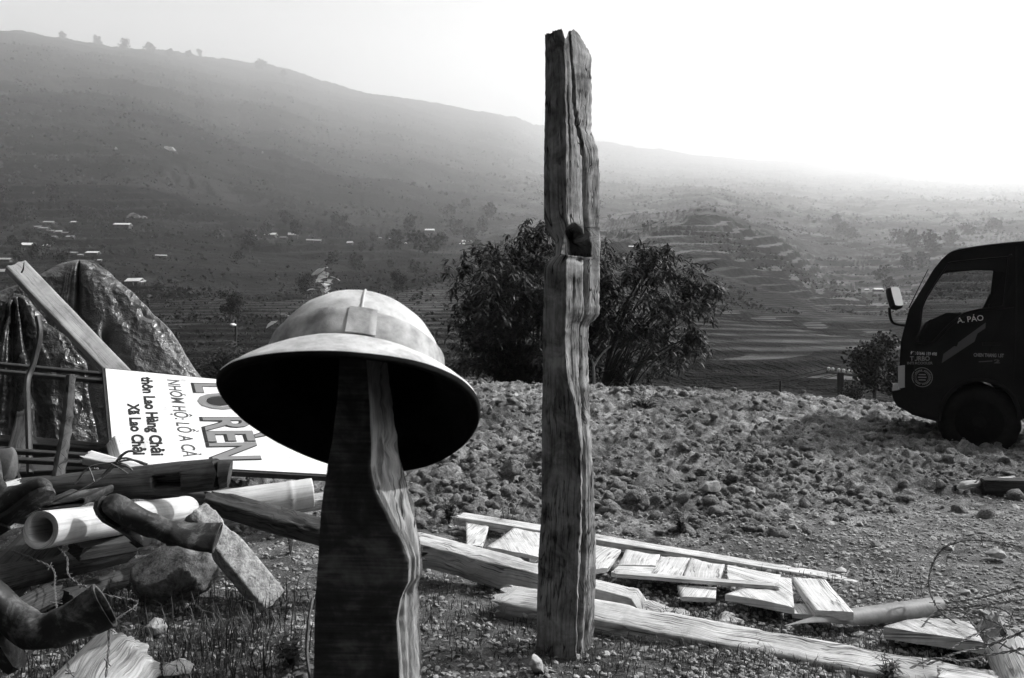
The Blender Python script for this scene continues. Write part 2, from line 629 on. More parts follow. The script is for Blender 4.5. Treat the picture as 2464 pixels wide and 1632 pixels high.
_cp = np.array([c[0] for c in COLS], float)
_py, _ld = [], []
_KN = np.array([(-900, 640), (-300, 630), (0, 620), (300, 650), (620, 715), (900, 684), (1160, 624), (1450, 577), (1570, 540), (1700, 509), (1850, 562), (2000, 664), (2090, 704), (2300, 680), (2700, 640), (3300, 640)])
for _c, pr in COLS:
    py = np.array([p[0] for p in pr], float)
    _d = np.array([p[1] for p in pr], float)
    _e = np.interp(_c, [300, 900, 1500, 2000], [1.45, 1.42, 1.46, 1.46])
    ld = np.log(np.where(_d > 600, 600 * (_d / 600) ** _e, _d) * np.clip((_d / 420) ** .5, .45, 1))
    _k = np.interp(_c, _KN[:, 0], _KN[:, 1])              # brow of the near spur, kept in step from column to column
    q = np.where(py >= _k, .60 * (py[0] - py) / (py[0] - _k), .60 + .40 * (_k - py) / (_k - py[-1]))
    _py.append(np.where(_S < .6, py[0] + (_k - py[0]) * _S / .6, _k + (py[-1] - _k) * (_S - .6) / .4))
    _ld.append(_smooth(np.interp(_S, q, ld), 5))
_py, _ld = np.array(_py), np.array(_ld)


def tcol(px):
    f = np.clip(np.interp(px, _cp, np.arange(len(_cp))), 0, len(_cp) - 1.0001)
    i = int(f); t = f - i; t = t * t * (3 - 2 * t) * .5 + t * .5
    return _py[i] * (1 - t) + _py[i + 1] * t, np.exp(_ld[i] * (1 - t) + _ld[i + 1] * t)


def tnoise(x, y, d):
    P = np.stack([np.asarray(x, float), np.asarray(y, float)], -1)
    a = fbm(P / 260., 4, 41) * 16 * np.clip(d / 900, .05, 1.7)
    b = -np.abs(fbm(P / 90., 4, 43)) * 9 * np.clip(d / 700, .06, 1.6)
    c = fbm(P / 14., 3, 47) * 1.1 * np.clip(d / 400, .15, 3)
    return a + b + c


def terrace(x, y, z, d, bank=False):
    P = np.stack([np.asarray(x, float), np.asarray(y, float)], -1)
    mask = sstep(-.12, .12, fbm(P / 120., 3, 61) + np.where(x > 0, .28, .0)) * sstep(1300, 700, d)
    h = 2.4 * np.clip(d / 260, .55, 2.6)
    zz = (z + fbm(P / 40., 2, 63) * 2.2) / h
    fl = np.floor(zz); fr = zz - fl
    st = (fl + sstep(.62, 1, fr)) * h - fbm(P / 40., 2, 63) * 2.2
    if bank:
        return mask * np.where(fr > .6, 1., 0.), mask
    return z + (st - z) * mask * .9


def thill(px, py):
    """the point of the hillside seen at photo pixel (px, py)"""
    a, d = tcol(px)
    D = float(np.exp(np.interp(-py, -a, np.log(d))))
    p = W(px, py, D)
    z = p.z + float(tnoise(p.x, p.y, np.array(D)))
    z = float(terrace(np.array(p.x), np.array(p.y), np.array(z), np.array(D)))
    return Vector((p.x, p.y, z)), D


def make_hills():
    pxs = np.concatenate([np.linspace(-900, -100, 60)[:-1], np.linspace(-100, 2564, 760), np.linspace(2564, 3300, 60)[1:]])
    rows, banks = [], []
    for px in pxs:
        a, d = tcol(px)
        x = (px - 1232) / F * d
        z = H + (816 - a) / F * d
        z = z + tnoise(x, d, d)
        bk, msk = terrace(x, d, z, d, True)
        banks.append(np.concatenate([[0, 0], .5 + (.5 - bk) * msk, [.5, .5]]))
        z = terrace(x, d, z, d)
        # lead-in below the bank and the far side behind the ridge
        x0 = (px - 1232) / F * np.array([15., 30.]); y0 = np.array([15., 30.]); z0 = np.array([-1.2, (z[0] - 1.2) * .5 - .6])
        xr = (px - 1232) / F * d[-1] * np.array([1.05, 1.15]); yr = d[-1] * np.array([1.05, 1.15]); zr = z[-1] - np.array([60., 260.])
        rows.append(np.stack([np.concatenate([x0, x, xr]), np.concatenate([y0, d, yr]), np.concatenate([z0, z, zr])], 1))
    V = np.array(rows)
    n, k, _ = V.shape
    idx = np.arange(n * k).reshape(n, k)
    Fc = np.stack([idx[:-1, :-1], idx[1:, :-1], idx[1:, 1:], idx[:-1, 1:]], -1).reshape(-1, 4)
    m, nt, b = new_mat("hillside_fields", .1, .95, .05)
    c = coords(nt)
    n1 = noise(nt, nd(nt, "Mapping", {"Vector": c, "Scale": (.010, .010, .02)}).outputs[0], 1, 6, .6, .5)
    n2 = noise(nt, c, .12, 6, .7)
    vo = nd(nt, "TexVoronoi", {"Vector": nd(nt, "Mapping", {"Vector": c, "Scale": (.016, .012, .03)}).outputs[0], "Scale": 1.}).outputs["Color"]
    vs = nd(nt, "SeparateColor", {0: vo}).outputs[0]
    wv = nd(nt, "TexWave", {"Vector": nd(nt, "Mapping", {"Vector": c, "Scale": (.02, .02, 1)}).outputs[0], "Scale": .42, "Distortion": 2.5, "Detail": 3,
                            "Detail Scale": 1.2}, wave_type='BANDS', bands_direction='Z').outputs["Fac"]
    at = nd(nt, "Attribute", attribute_name="field").outputs["Fac"]
    n5 = noise(nt, c, .035, 5, .65)
    s = mth(nt, 'ADD', mth(nt, 'MULTIPLY', n1, .45), mth(nt, 'MULTIPLY', vs, .16))
    s = mth(nt, 'ADD', s, mth(nt, 'MULTIPLY', wv, .15))
    s = mth(nt, 'ADD', s, mth(nt, 'MULTIPLY', n2, .30))
    s = mth(nt, 'ADD', s, mth(nt, 'MULTIPLY', n5, .25))
    s = mth(nt, 'ADD', s, mth(nt, 'MULTIPLY', at, .20))
    px_ = nd(nt, "SeparateXYZ", {0: c}).outputs[0]                   # open fields to the right, dark scrub to the left
    cover = nd(nt, "MapRange", {0: px_, 1: -90., 2: 90., 3: .5, 4: 2.4}).outputs[0]
    nt.links.new(mth(nt, 'MULTIPLY', ramp(nt, s, (.60, .0015), (.75, .013), (.92, .08)), cover), b.inputs["Base Color"])
    bump(nt, b, mth(nt, 'ADD', n2, n5), 1., 5.)
    o = mk("hills", V.reshape(-1, 3), Fc.tolist(), m)
    o.data.attributes.new("field", 'FLOAT', 'POINT').data.foreach_set("value", np.array(banks).ravel().astype(np.float32))
    return struct(o)


make_hills()


def make_sky_block_hill():
    """an unseen dark slope added behind and left of the viewer to block sky light"""
    V, n, k = [], 60, 24
    for a in np.linspace(R(-15), R(-212), n):
        for q in np.linspace(0, 1, k):
            r = 8 + (q ** 2) * 120
            h = np.interp(q, [0, .06, .3, .42, 1], [-.3, .3, 17, 24, 70])
            V.append((math.cos(a) * r, math.sin(a) * r, h * (min(1, max(.03, math.sin(-a) + .25)) if a > R(-90) else max(.03, min(1, (a + R(212)) / R(34))))))
    V = np.array(V)
    V[:, 2] += fbm(V[:, :2] / 14, 4, 77) * 1.8 * np.clip((np.linalg.norm(V[:, :2], axis=1) - 9) / 20, 0, 1)
    idx = np.arange(n * k).reshape(n, k)
    Fc = np.stack([idx[:-1, :-1], idx[:-1, 1:], idx[1:, 1:], idx[1:, :-1]], -1).reshape(-1, 4)
    return struct(mk("hillside", V, Fc.tolist(), rocky("sky_block_slope", .012, .045, .4, 1., .3)))  # out of view; added to keep sky light off shaded faces


make_sky_block_hill()

# ------------------------------------------------------------------ the sun helmet on its post
def make_hat_post():
    rows = [  # photo y, left edge, front corner, right edge
        (845, 818, 880, 928), (900, 815, 884, 932), (960, 812, 888, 940), (1030, 803, 891, 949), (1063, 799, 893, 954), (1119, 788, 893, 959), (1144, 785, 896, 964),
        (1180, 779, 906, 974), (1218, 774, 926, 985), (1262, 770, 948, 996), (1311, 767, 972, 1005), (1345, 765, 985, 1009), (1398, 762, 982, 1011),
        (1423, 760, 968, 1004), (1440, 760, 962, 1001), (1491, 758, 952, 1006), (1560, 756, 956, 1007), (1632, 755, 958, 1008),
        (2000, 748, 958, 1010), (2700, 745, 960, 1014), (3250, 742, 962, 1018)]
    Y0 = .90
    R_ = np.array(rows, float)
    ys = np.concatenate([np.linspace(850, 1700, 200), np.linspace(1705, 3480, 60)])
    L = np.interp(ys, R_[:, 0], R_[:, 1]); C = np.interp(ys, R_[:, 0], R_[:, 2]); E = np.interp(ys, R_[:, 0], R_[:, 3])
    k = 14
    rings = []
    for y, l, c, e in zip(ys, L, C, E):
        z = H + (816 - y) / F * Y0
        xl, xc = (l - 1232) / F * Y0, (c - 1232) / F * (Y0 - .004)
        yb = Y0 + .085
        Ye = Y0 + .012 + .95 * max(.0, (1008 - c)) / F * Y0
        Ye = min(Ye, Y0 + .075)
        xe = (e - 1232) / F * Ye
        xb = xl - .012
        pts = []
        t = np.arange(k) / k
        for a, b in (((xl, Y0), (xc, Y0 - .004)), ((xc, Y0 - .004), (xe, Ye)), ((xe, Ye), (xe - .01, yb)), ((xe - .01, yb), (xb, yb)), ((xb, yb), (xl, Y0))):
            pts += [(a[0] + (b[0] - a[0]) * q, a[1] + (b[1] - a[1]) * q, z) for q in t]
        rings.append(pts)
    P = np.array(rings)
    n, m, _ = P.shape
    c = P.mean(1, keepdims=True)
    d = P - c
    d[..., 2] = 0
    rr = np.linalg.norm(d, axis=2, keepdims=True) + 1e-9
    j = np.arange(m)[None, :].repeat(n, 0)
    q = np.stack([j * .55, P[..., 2] * 16, np.zeros_like(P[..., 2])], -1)
    amp = np.where((j >= k) & (j < 2 * k + 4), .0056, .0008)
    q9 = np.stack([j * .9, P[..., 2] * 75, np.zeros_like(P[..., 2])], -1)
    P = P + d / rr * (fbm(q, 4, 5) * amp + fbm(q9, 2, 6) * amp * .35)[..., None]
    q2 = np.stack([j * .8, P[..., 2] * 5, np.ones_like(P[..., 2]) * 4], -1)
    P = P - d / rr * (sstep(.10, .3, fbm(q2, 3, 8)) * np.where((j >= k) & (j < 2 * k + 2), .005, 0))[..., None]
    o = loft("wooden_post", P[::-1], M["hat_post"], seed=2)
    o.data.materials.append(M["split_wood_lit"])                    # the split, unsawn corner; its paler tone stands in for sunlight
    for pi in range((n - 1) * m):
        if k <= pi % m < 2 * k:
            o.data.polygons[pi].material_index = 1
    tag(o, "short sawn post with a chipped corner, a sun helmet set on top of it", "post")


make_hat_post()


def make_hat():
    Y0 = .965
    C0 = W(849, 976, Y0)
    tilt, roll, yaw = R(30.5), R(.8), R(-8)
    rot = Matrix.Rotation(roll, 3, 'Y') @ Matrix.Rotation(-tilt, 3, 'X') @ Matrix.Rotation(yaw, 3, 'Z')
    root = thing("sun_helmet", C0, "pale cloth sun helmet with wide brim and cloth band, tilted back on the short post", "hat")
    # (radius at the sides, height) from the button down to the rim
    prof = [(.0, .138), (.012, .1378), (.03, .1355), (.05, .129), (.069, .118), (.085, .102), (.097, .082), (.1045, .062), (.108, .046), (.110, .036)]
    brim = [(.1115, .034), (.122, .029), (.136, .0195), (.149, .008), (.1570, -.0010), (.1600, -.0032), (.1618, -.0075)]
    under = [(.1618, -.0075), (.1610, -.0125), (.1585, -.0150), (.1545, -.0135), (.150, -.0065), (.147, .002), (.134, .0135), (.120, .023), (.106, .030), (.103, .045), (.099, .062), (.090, .083), (.075, .104), (.05, .122), (.02, .130), (.0, .131)]
    N = 96
    A = np.arange(N) / N * 2 * math.pi
    prof = [(r * (1 + .05 * math.sin(math.pi * min(1, max(0, (h - .036) / .09)))), .036 + (h - .036) * 1.10) for r, h in prof]
    SC = .955

    def ring(r, h, kind):
        ex = 1.0
        ey = 1.10 if kind != "crown" else 1.08
        x, y = r * np.cos(A) * ex, r * np.sin(A) * ey
        dip = 0
        if kind == "brim":
            w = max(0, (r - .1115) / .049)
            dip = w * (-.011 * np.cos(2 * A + math.pi) - .004 * np.cos(A + .6))
        z = h + dip
        P = np.stack([x, y, np.broadcast_to(z, x.shape)], 1)
        nz = fbm(P * 28, 3, 4) * .0016 + vn(P * 11, 9) * .0024
        P = P * (1 + nz[:, None] * 4)
        return [tuple(C0 + rot @ Vector(p) * SC) for p in P]

    m, nt, b = new_mat("sun_bleached_cloth", .6, .95, .1)
    c = coords(nt)
    n1 = noise(nt, c, 13, 6, .7)
    n2 = noise(nt, c, 60, 4, .75)
    wv = noise(nt, c, 900, 2)
    s = mth(nt, 'ADD', mth(nt, 'MULTIPLY', n1, .7), mth(nt, 'MULTIPLY', n2, .3))
    nt.links.new(ramp(nt, s, (.33, .24), (.48, .52), (.62, .74)), b.inputs["Base Color"])
    bump(nt, b, mth(nt, 'ADD', mth(nt, 'MULTIPLY', wv, .35), n2), .35, .0012)
    mb, ntb, bb = new_mat("dusty_band_cloth", .3, .95, .1)
    cb = coords(ntb)
    ntb.links.new(ramp(ntb, noise(ntb, cb, 22, 5, .65), (.36, .22), (.62, .56)), bb.inputs["Base Color"])
    bump(ntb, bb, noise(ntb, cb, 700, 2), .3, .001)
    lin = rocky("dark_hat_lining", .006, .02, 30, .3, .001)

    loft("crown", [ring(max(r, .0006), h, "crown") for r, h in prof[::-1]], m, root, (False, True))
    loft("brim", [ring(r, h, "brim") for r, h in brim], m, root, (False, False))
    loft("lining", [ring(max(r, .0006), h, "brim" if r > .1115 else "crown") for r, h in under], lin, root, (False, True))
    # cloth band with its tab, crown seam
    bandr = [(.1095, .0715), (.1112, .070), (.1128, .060), (.1138, .048), (.1145, .039), (.1128, .034)]
    B = []
    for r, h in bandr:
        P = np.array([tuple(rot.inverted() @ (Vector(p) - C0) / SC) for p in ring(r, h, "crown")])
        wob = fbm(np.stack([np.cos(A) * 3, np.sin(A) * 3, np.full(N, h * 60)], 1), 3, 17) * .0022
        P[:, :2] *= (1 + wob * 5)[:, None]
        P[:, 2] += wob * .8
        B.append([tuple(C0 + rot @ Vector(p) * SC) for p in P])
    loft("band", B, mb, root, (False, False))

    def strip(name, ang, half, r0, h0, r1, h1, mm):
        a = np.linspace(ang - half, ang + half, 5)
        P = []
        for h, r in zip(np.linspace(h0, h1, 8), np.linspace(r0, r1, 8)):
            P.append([(r * math.cos(q), r * 1.08 * math.sin(q), h) for q in a] + [((r - .006) * math.cos(q), (r - .006) * 1.08 * math.sin(q), h) for q in a[::-1]])
        P = [[tuple(C0 + rot @ Vector(p) * SC) for p in rg] for rg in P]
        loft(name, P, mm, root)
    strip("band_tab", R(-69), R(8.5), .1126, .0725, .1172, .0345, mb)
    seam = []
    for r, h in prof:
        seam.append(C0 + rot @ Vector((r * 1.008 * math.cos(R(-70)), r * 1.008 * 1.08 * math.sin(R(-70)), h + .0006)) * SC)
    loft("crown_seam", tube_data(spline(seam, 26), .0013, 5), m, root)


make_hat()

# ------------------------------------------------------------------ the tall weathered post
def make_tall_post():
    Y0 = 3.15
    lx = [(60, 1311), (90, 1312), (348, 1310), (522, 1310), (545, 1316), (559, 1322), (575, 1336), (612, 1336), (630, 1318), (640, 1311), (800, 1307), (855, 1308), (1224, 1302), (1488, 1292), (1552, 1292), (1640, 1290)]
    cx = [(60, 1357), (88, 1357), (348, 1361), (522, 1362), (545, 1367), (575, 1364), (644, 1361), (845, 1359), (906, 1364), (975, 1384), (1075, 1397), (1200, 1398), (1488, 1386), (1640, 1386)]
    rx = [(60, 1412), (88, 1417), (115, 1423), (295, 1423), (342, 1438), (400, 1442), (617, 1442), (752, 1442), (768, 1432), (776, 1420), (790, 1415), (853, 1415), (1038, 1423), (1224, 1429), (1330, 1435), (1488, 1432), (1560, 1427), (1640, 1427)]
    ys = np.linspace(64, 1625, 420)
    k = 26
    A = lambda t, y: float(np.interp(y, [p[0] for p in t], [p[1] for p in t]))
    rings = []
    for y in ys:
        z = H + (816 - y) / F * Y0
        jt = lambda q, a: a * (float(vn(np.array([y / 9., q, 0.]), 3)) + .7 * float(vn(np.array([y / 30., q, 5.]), 4)))
        l, c, r = A(lx, y) + jt(1.5, .7), A(cx, y) + jt(7.5, 1.8), A(rx, y) + jt(13.5, 1.6)
        c = min(c, r - 12)
        Yl, Yc, Yr = Y0 + .045, Y0 - .035, Y0 + .125
        pl = np.array([(l - 1232) / F * Yl, Yl]); pc = np.array([(c - 1232) / F * Yc, Yc]); pr = np.array([(r - 1232) / F * Yr, Yr])
        pb = pl + (pr - pc) * .9
        pb[1] = max(pb[1], Yr + .05)
        pts = []
        for a, b in ((pl, pc), (pc, pr), (pr, pb), (pb, pl)):
            for i in range(k):
                q = a + (b - a) * i / k
                pts.append((q[0], q[1], z))
        rings.append(pts)
    P = np.array(rings)
    n, m, _ = P.shape
    j = np.arange(m)[None, :].repeat(n, 0)
    yy = ys[:, None].repeat(m, 1)
    c = P.mean(1, keepdims=True)
    d = P - c; d[..., 2] = 0
    rr = np.linalg.norm(d, axis=2, keepdims=True) + 1e-9
    nrm = d / rr
    f = (j - k) / k                                            # 0..1 over the sunlit face
    zed = P[..., 2]
    dz = np.zeros_like(zed)
    # coarse adze dents, fine grain ridges, rough lower half
    dz += fbm(np.stack([j * .16, zed * 5, np.zeros_like(zed)], -1), 3, 1) * .0022
    low = sstep(1000, 1250, yy)
    dz += fbm(np.stack([j * .9, zed * 3.2, np.ones_like(zed)], -1), 3, 2) * (.0025 + .005 * low + .003 * (f > 0))
    dz += -sstep(.1, .3, fbm(np.stack([j * .35, zed * 2.2, np.full_like(zed, 3)], -1), 3, 12)) * .006 * (f > 0) * (f < 1)
    # the long drying crack
    fc = np.interp(yy, [110, 240, 380, 500, 700, 860, 1100, 1400, 1600], [.22, .34, .58, .60, .60, .68, .30, .22, .2]) + fbm(np.stack([zed * 6, zed * 0, zed * 0], -1), 3, 7) * .05
    wid = np.interp(yy, [110, 300, 600, 900, 1100, 1600], [.05, .07, .085, .085, .13, .18])
    dz += -sstep(1, .2, np.abs(f - fc) / wid) * np.interp(yy, [150, 330, 600, 1100, 1500], [.012, .042, .055, .055, .05])
    fc2 = np.interp(yy, [860, 1000, 1300, 1600], [.62, .55, .62, .6])
    dz += -sstep(1, .2, np.abs(f - fc2) / .07) * sstep(850, 1000, yy) * .022
    # the mortise cut through the near corner
    top = 541 + np.clip(np.abs(f - .18) / .5, 0, 2) ** 1.6 * 40
    inm = sstep(top - 3, top + 3, yy) * sstep(615, 608, yy) * sstep(-.62, -.5, f) * sstep(.76, .70, f)
    tgt = c + np.array([-.022, .045, 0])
    amt = inm * np.interp(f, [-.6, -.2, .0, .5, .74], [.45, .8, .93, .9, .62])
    lip = np.exp(-((yy - 622) / 7.) ** 2) * (f > -.2) * (f < .7)
    dz += -lip * .02 * (f < .5)
    P = P + nrm * dz[..., None]
    side_ = (f < -.12)[..., None]
    deep = inm * np.interp(f, [-.12, .1, .6, .74], [.06, .10, .10, .05])
    P[..., :2] += np.where(side_, ((tgt - P) * amt[..., None])[..., :2], np.stack([deep * -.25, deep], -1))
    # broken top: two prongs with a cleft between
    capz = np.interp(f, [-1, -.6, -.12, .0, .08, .22, .45, .7, 1, 1.6, 2, 3],
                     [74, 72, 74, 96, 99, 76, 62, 72, 95, 90, 82, 74]) + fbm(np.stack([j * .7, j * 0., j * 0.], -1), 2, 3) * 5
    zt = H + (816 - capz) / F * Y0
    P[..., 2] = np.minimum(P[..., 2], zt)
    o = loft("tall_wooden_post", P[::-1], M["old_post"], seed=5)
    tag(o, "tall weathered square post with a mortise notch and a split top", "post")


make_tall_post()

# ------------------------------------------------------------------ lettering
def text_data(body, off=0., spacing=1.):
    cu = bpy.data.curves.new("t", 'FONT')
    cu.body, cu.size, cu.offset, cu.resolution_u = body, 1, off, 3
    cu.space_character = spacing
    ob = bpy.data.objects.new("t", cu)
    sc.collection.objects.link(ob)
    dg = bpy.context.evaluated_depsgraph_get()
    dg.update()
    me = bpy.data.meshes.new_from_object(ob.evaluated_get(dg))
    V = np.array([v.co[:] for v in me.vertices])
    Fc = [tuple(p.vertices) for p in me.polygons]
    bpy.data.objects.remove(ob); bpy.data.curves.remove(cu); bpy.data.meshes.remove(me)
    return V, Fc


def lettering(mb, body, O, right, up, width, cap, lift, off=0., shear=0., spacing=1.):
    """flat letters on a surface: O is the start of the baseline; width and cap height in metres"""
    V, Fc = text_data(body, off, spacing)
    V0, _ = text_data(body, 0, spacing)
    x0, x1 = V0[:, 0].min(), V0[:, 0].max()
    X = (V[:, 0] - x0) / (x1 - x0) * width
    Z = V[:, 1] / .728 * cap
    X = X + shear * Z
    right, up = Vector(right).normalized(), Vector(up).normalized()
    n = right.cross(up).normalized()
    P = np.array(O) + X[:, None] * np.array(right) + Z[:, None] * np.array(up) + lift * np.array(n)
    mb.add(P, Fc)


INK = new_mat("black_sign_paint", .02, .6)[0]
GREYINK = new_mat("grey_sign_paint", .23, .6)[0]


# ------------------------------------------------------------------ the fallen signboard
def make_sign():
    t = Vector((-.576, 1, .66)).normalized()         # up the leaning board
    s = Vector((.904, .409, -.124)).normalized()     # along the board, to the right
    BL = W(275, 1113, 4.5)
    Lt, Ls = 1.014, 1.62
    nrm = s.cross(t).normalized()
    if nrm.y > 0:
        nrm = -nrm
    root = thing("signboard", BL, "white painted signboard lying on its side on the pile, lettered in Vietnamese", "sign")
    th = .03
    quad = [BL, BL + s * Ls, BL + s * Ls + t * Lt, BL + t * Lt]
    m, nt, b = new_mat("white_sign_paint", .8, .45, .4)
    cc = coords(nt)
    dirt = ramp(nt, noise(nt, cc, 4, 8, .75, .4), (.30, .5), (.42, .82), (.6, .92))
    spk = ramp(nt, noise(nt, cc, 48, 3, .6), (.24, .45), (.31, 1.))
    nt.links.new(mth(nt, 'MULTIPLY', dirt, spk), b.inputs["Base Color"])
    V, Fc = prism(quad, -nrm * .004)
    mk("panel", V, Fc, m, root, False)
    fr = MB()
    for a, bb in ((quad[0], quad[1]), (quad[3], quad[2]), (quad[0], quad[3]), (quad[1], quad[2])):
        d = (bb - a).normalized()
        V, Fc = box_data((a + bb) / 2 - nrm * .0245, (bb - a).length + .02, .035, .036, d, nrm.cross(d), nrm)
        fr.add(V, Fc)
    fr.build("frame", M["steel"], root, False)
    for q in (.985, .90, .10, .025):
        A = BL + t * Lt * q - nrm * .026
        beam("leg", A + s * .02, A - s * (.62 if q > .5 else .60), .026, .026, M["steel"], root, nrm=nrm, rough=.0006, ragged=0, k=3, seed=int(q * 99))
    pts = [W(91, 763, 4.98), W(96, 804, 4.95), W(82, 870, 4.92), W(66, 920, 4.86), W(68, 1000, 4.66), W(72, 1140, 4.42)]
    loft("crossbar", tube_data(spline(pts, 30), .018, 6), M["steel"], root)

    def on(px, py):
        d = W(px, py, 1) - Vector((0, 0, H))
        o = Vector((0, 0, H))
        return o + d * ((BL - o).dot(nrm) / d.dot(nrm))
    def line(mb, body, p0, p1, cap_px, lift, **kw):
        a, e = on(*p0), on(*p1)
        r = (e - a).normalized()
        mid = ((p0[0] + p1[0]) / 2, (p0[1] + p1[1]) / 2)
        cap = (on(mid[0] + cap_px, mid[1] + cap_px * .08) - on(*mid)).length
        rt = r
        up = nrm.cross(rt)
        if up.dot(s) < 0:
            up = -up
        lettering(mb, body, a, rt, up, (e - a).length, cap, lift, **kw)
    mb = MB()
    line(mb, "Xã Lao Chải", (308, 973), (322, 1094), 28, .002, off=.042)
    mb.build("lettering", INK, root, False)
    mb = MB()
    line(mb, "thôn Lao Hàng Chải", (340, 908), (366, 1096), 28, .002, off=.042)
    mb.build("lettering", INK, root, False)
    mb = MB()
    line(mb, "NHÓM HỘ: LỒ A CẢ", (402, 914), (441, 1099), 33, .002, off=.010, shear=.12)
    mb.build("lettering", new_mat("dark_grey_sign_paint", .09, .6)[0], root, False)
    mb = MB()
    line(mb, "LÒ RÈN", (466, 924), (511, 1108), 114, .002, off=.045)
    mb.build("lettering", INK, root, False)
    mb = MB()
    line(mb, "LÒ RÈN", (469, 925), (515, 1107), 114, .004, off=.018)
    mb.build("lettering", GREYINK, root, False)


make_sign()

# ------------------------------------------------------------------ tarpaulins
def tarp_mat(name, lo, hi, rough):
    m, nt, b = new_mat(name, hi, rough, .5)
    c = coords(nt)
    n1 = noise(nt, c, 3.5, 6, .6, .6)
    dist = noise(nt, c, 6, 3)
    v1 = nd(nt, "TexVoronoi", {"Vector": nd(nt, "VectorMath", {0: c, 1: nd(nt, "TexNoise", {"Vector": c, "Scale": 5.}).outputs[1]}, operation='ADD').outputs[0],
                               "Scale": 3.6}, feature='F1').outputs[0]
    v2 = nd(nt, "TexVoronoi", {"Vector": nd(nt, "VectorMath", {0: c, 1: nd(nt, "TexNoise", {"Vector": c, "Scale": 12.}).outputs[1]}, operation='ADD').outputs[0],
                               "Scale": 13.}, feature='F1').outputs[0]
    nt.links.new(ramp(nt, n1, (.35, lo), (.62, hi)), b.inputs["Base Color"])
    b.inputs["Specular IOR Level"].default_value = .7
    bump(nt, b, mth(nt, 'ADD', v1, mth(nt, 'MULTIPLY', v2, .13)), .75, .05)
    return m


def heap(name, C, profs, corners, m, label, seed, folds=(), crump=.02, pleat=.075, N=260, K=150):
    """a draped cover: profs = {corner angle: [(radius, height)]}; plan is a polygon through the corners"""
    A = np.arange(N) / N * 360.
    ca = np.array([c[0] for c in corners]) % 360
    order = np.argsort(ca)
    ca = ca[order]; cr = np.array([c[1] for c in corners])[order]
    pts = np.stack([np.cos(np.radians(ca)) * cr, np.sin(np.radians(ca)) * cr], 1)
    rad = np.zeros(N); mixw = np.zeros((N, len(ca)))
    for i, a in enumerate(A):
        k = np.searchsorted(ca, a, side="right") - 1
        k2 = (k + 1) % len(ca)
        p, q = pts[k], pts[k2]
        d = np.array([math.cos(math.radians(a)), math.sin(math.radians(a))])
        e = q - p
        den = d[0] * e[1] - d[1] * e[0]
        rad[i] = (p[0] * e[1] - p[1] * e[0]) / den
        u = (d * rad[i] - p) @ e / (e @ e)
        mixw[i, k] += 1 - u; mixw[i, k2] += u
    T = np.linspace(0, 1, K) ** 1.1
    PR = [profs[corners[o][2]] for o in order]
    zc = np.array([np.interp(T * p[-1][0], [a for a, _ in p], [b for _, b in p]) for p in PR])
    zc = np.array([_smooth(z, 5) for z in zc])
    mx = np.array([p[-1][0] for p in PR])
    Z = mixw @ zc
    RR = (rad / 1.0)[:, None] * T[None, :] * (mixw @ mx)[:, None]
    a = np.radians(A)[:, None]
    X, Y = C[0] + RR * np.cos(a), C[1] + RR * np.sin(a)
    for (fa, w, dep, t0, t1) in folds:
        dd = (A[:, None] - fa + 180) % 360 - 180
        g = np.exp(-(dd / w) ** 2) * sstep(t0, t0 + .12, T)[None] * sstep(t1, t1 - .15, T)[None]
        X -= np.cos(a) * g * dep; Y -= np.sin(a) * g * dep
    pw = fbm(np.stack([np.cos(a[:, 0]) * 2, np.sin(a[:, 0]) * 2], -1), 2, seed)[:, None]
    pl_ = (np.abs(np.sin(a * 6.5 + pw * 5 + T[None] * 1.2)) ** .6 - .6) * sstep(.10, .8, T)[None] * pleat
    X += np.cos(a) * pl_; Y += np.sin(a) * pl_
    Pn = np.stack([X, Y, Z], -1)
    w = fbm(Pn * 2.3, 3, seed) * crump * 2.2 + (np.abs(fbm(Pn * 4.5, 2, seed + 3)) - .2) * crump * 2.0
    k = sstep(0, .1, T)[None]
    X += np.cos(a) * w * k; Y += np.sin(a) * w * k; Z = Z + w * .45 * k + vn(Pn * 14, 4) * crump * .2
    V = np.concatenate([np.stack([X, Y, Z], -1).reshape(-1, 3), [[C[0], C[1], Z[:, 0].mean()]]])
    idx = np.arange(N * K).reshape(N, K)
    i2 = np.roll(idx, -1, 0)
    Fc = np.stack([idx[:, :-1], idx[:, 1:], i2[:, 1:], i2[:, :-1]], -1).reshape(-1, 4).tolist()
    Fc += [(N * K, int(idx[i, 0]), int(i2[i, 0])) for i in range(N)]
    return tag(mk(name, V, Fc, m), label, "tarpaulin")


TARP = tarp_mat("grey_plastic_tarp", .09, .14, .32)
TARP2 = tarp_mat("silvery_plastic_tarp", .03, .07, .24)
heap("tarpaulin", (-3.80, 7.0),
     {"R": [(0, 1.95), (.16, 1.93), (.32, 1.83), (.53, 1.66), (.74, 1.46), (.90, 1.32), (1.10, 1.06), (1.36, .78), (1.8, .1)],
      "F": [(0, 1.95), (.10, 1.91), (.18, 1.78), (.28, 1.30), (.42, .8), (.6, .1)],
      "L": [(0, 1.95), (.16, 1.91), (.36, 1.78), (.6, 1.66), (.9, 1.4), (1.2, .1)],
      "B": [(0, 1.95), (.3, 1.8), (.6, 1.2), (.9, .1)]},
     [(-58, 1.0, "F"), (-12, 1.0, "R"), (70, 1.0, "B"), (150, 1.0, "L"), (200, 1.0, "L"), (232, 1., "F")], TARP,
     "big grey plastic tarpaulin draped over a heap behind the leaning plank", 5,
     folds=((-66, 5, .12, .05, .6), (-36, 5, .16, .42, 1.2), (-43, 3, -.06, .45, 1.2), (-24, 4, .05, .3, .9)), crump=.010)
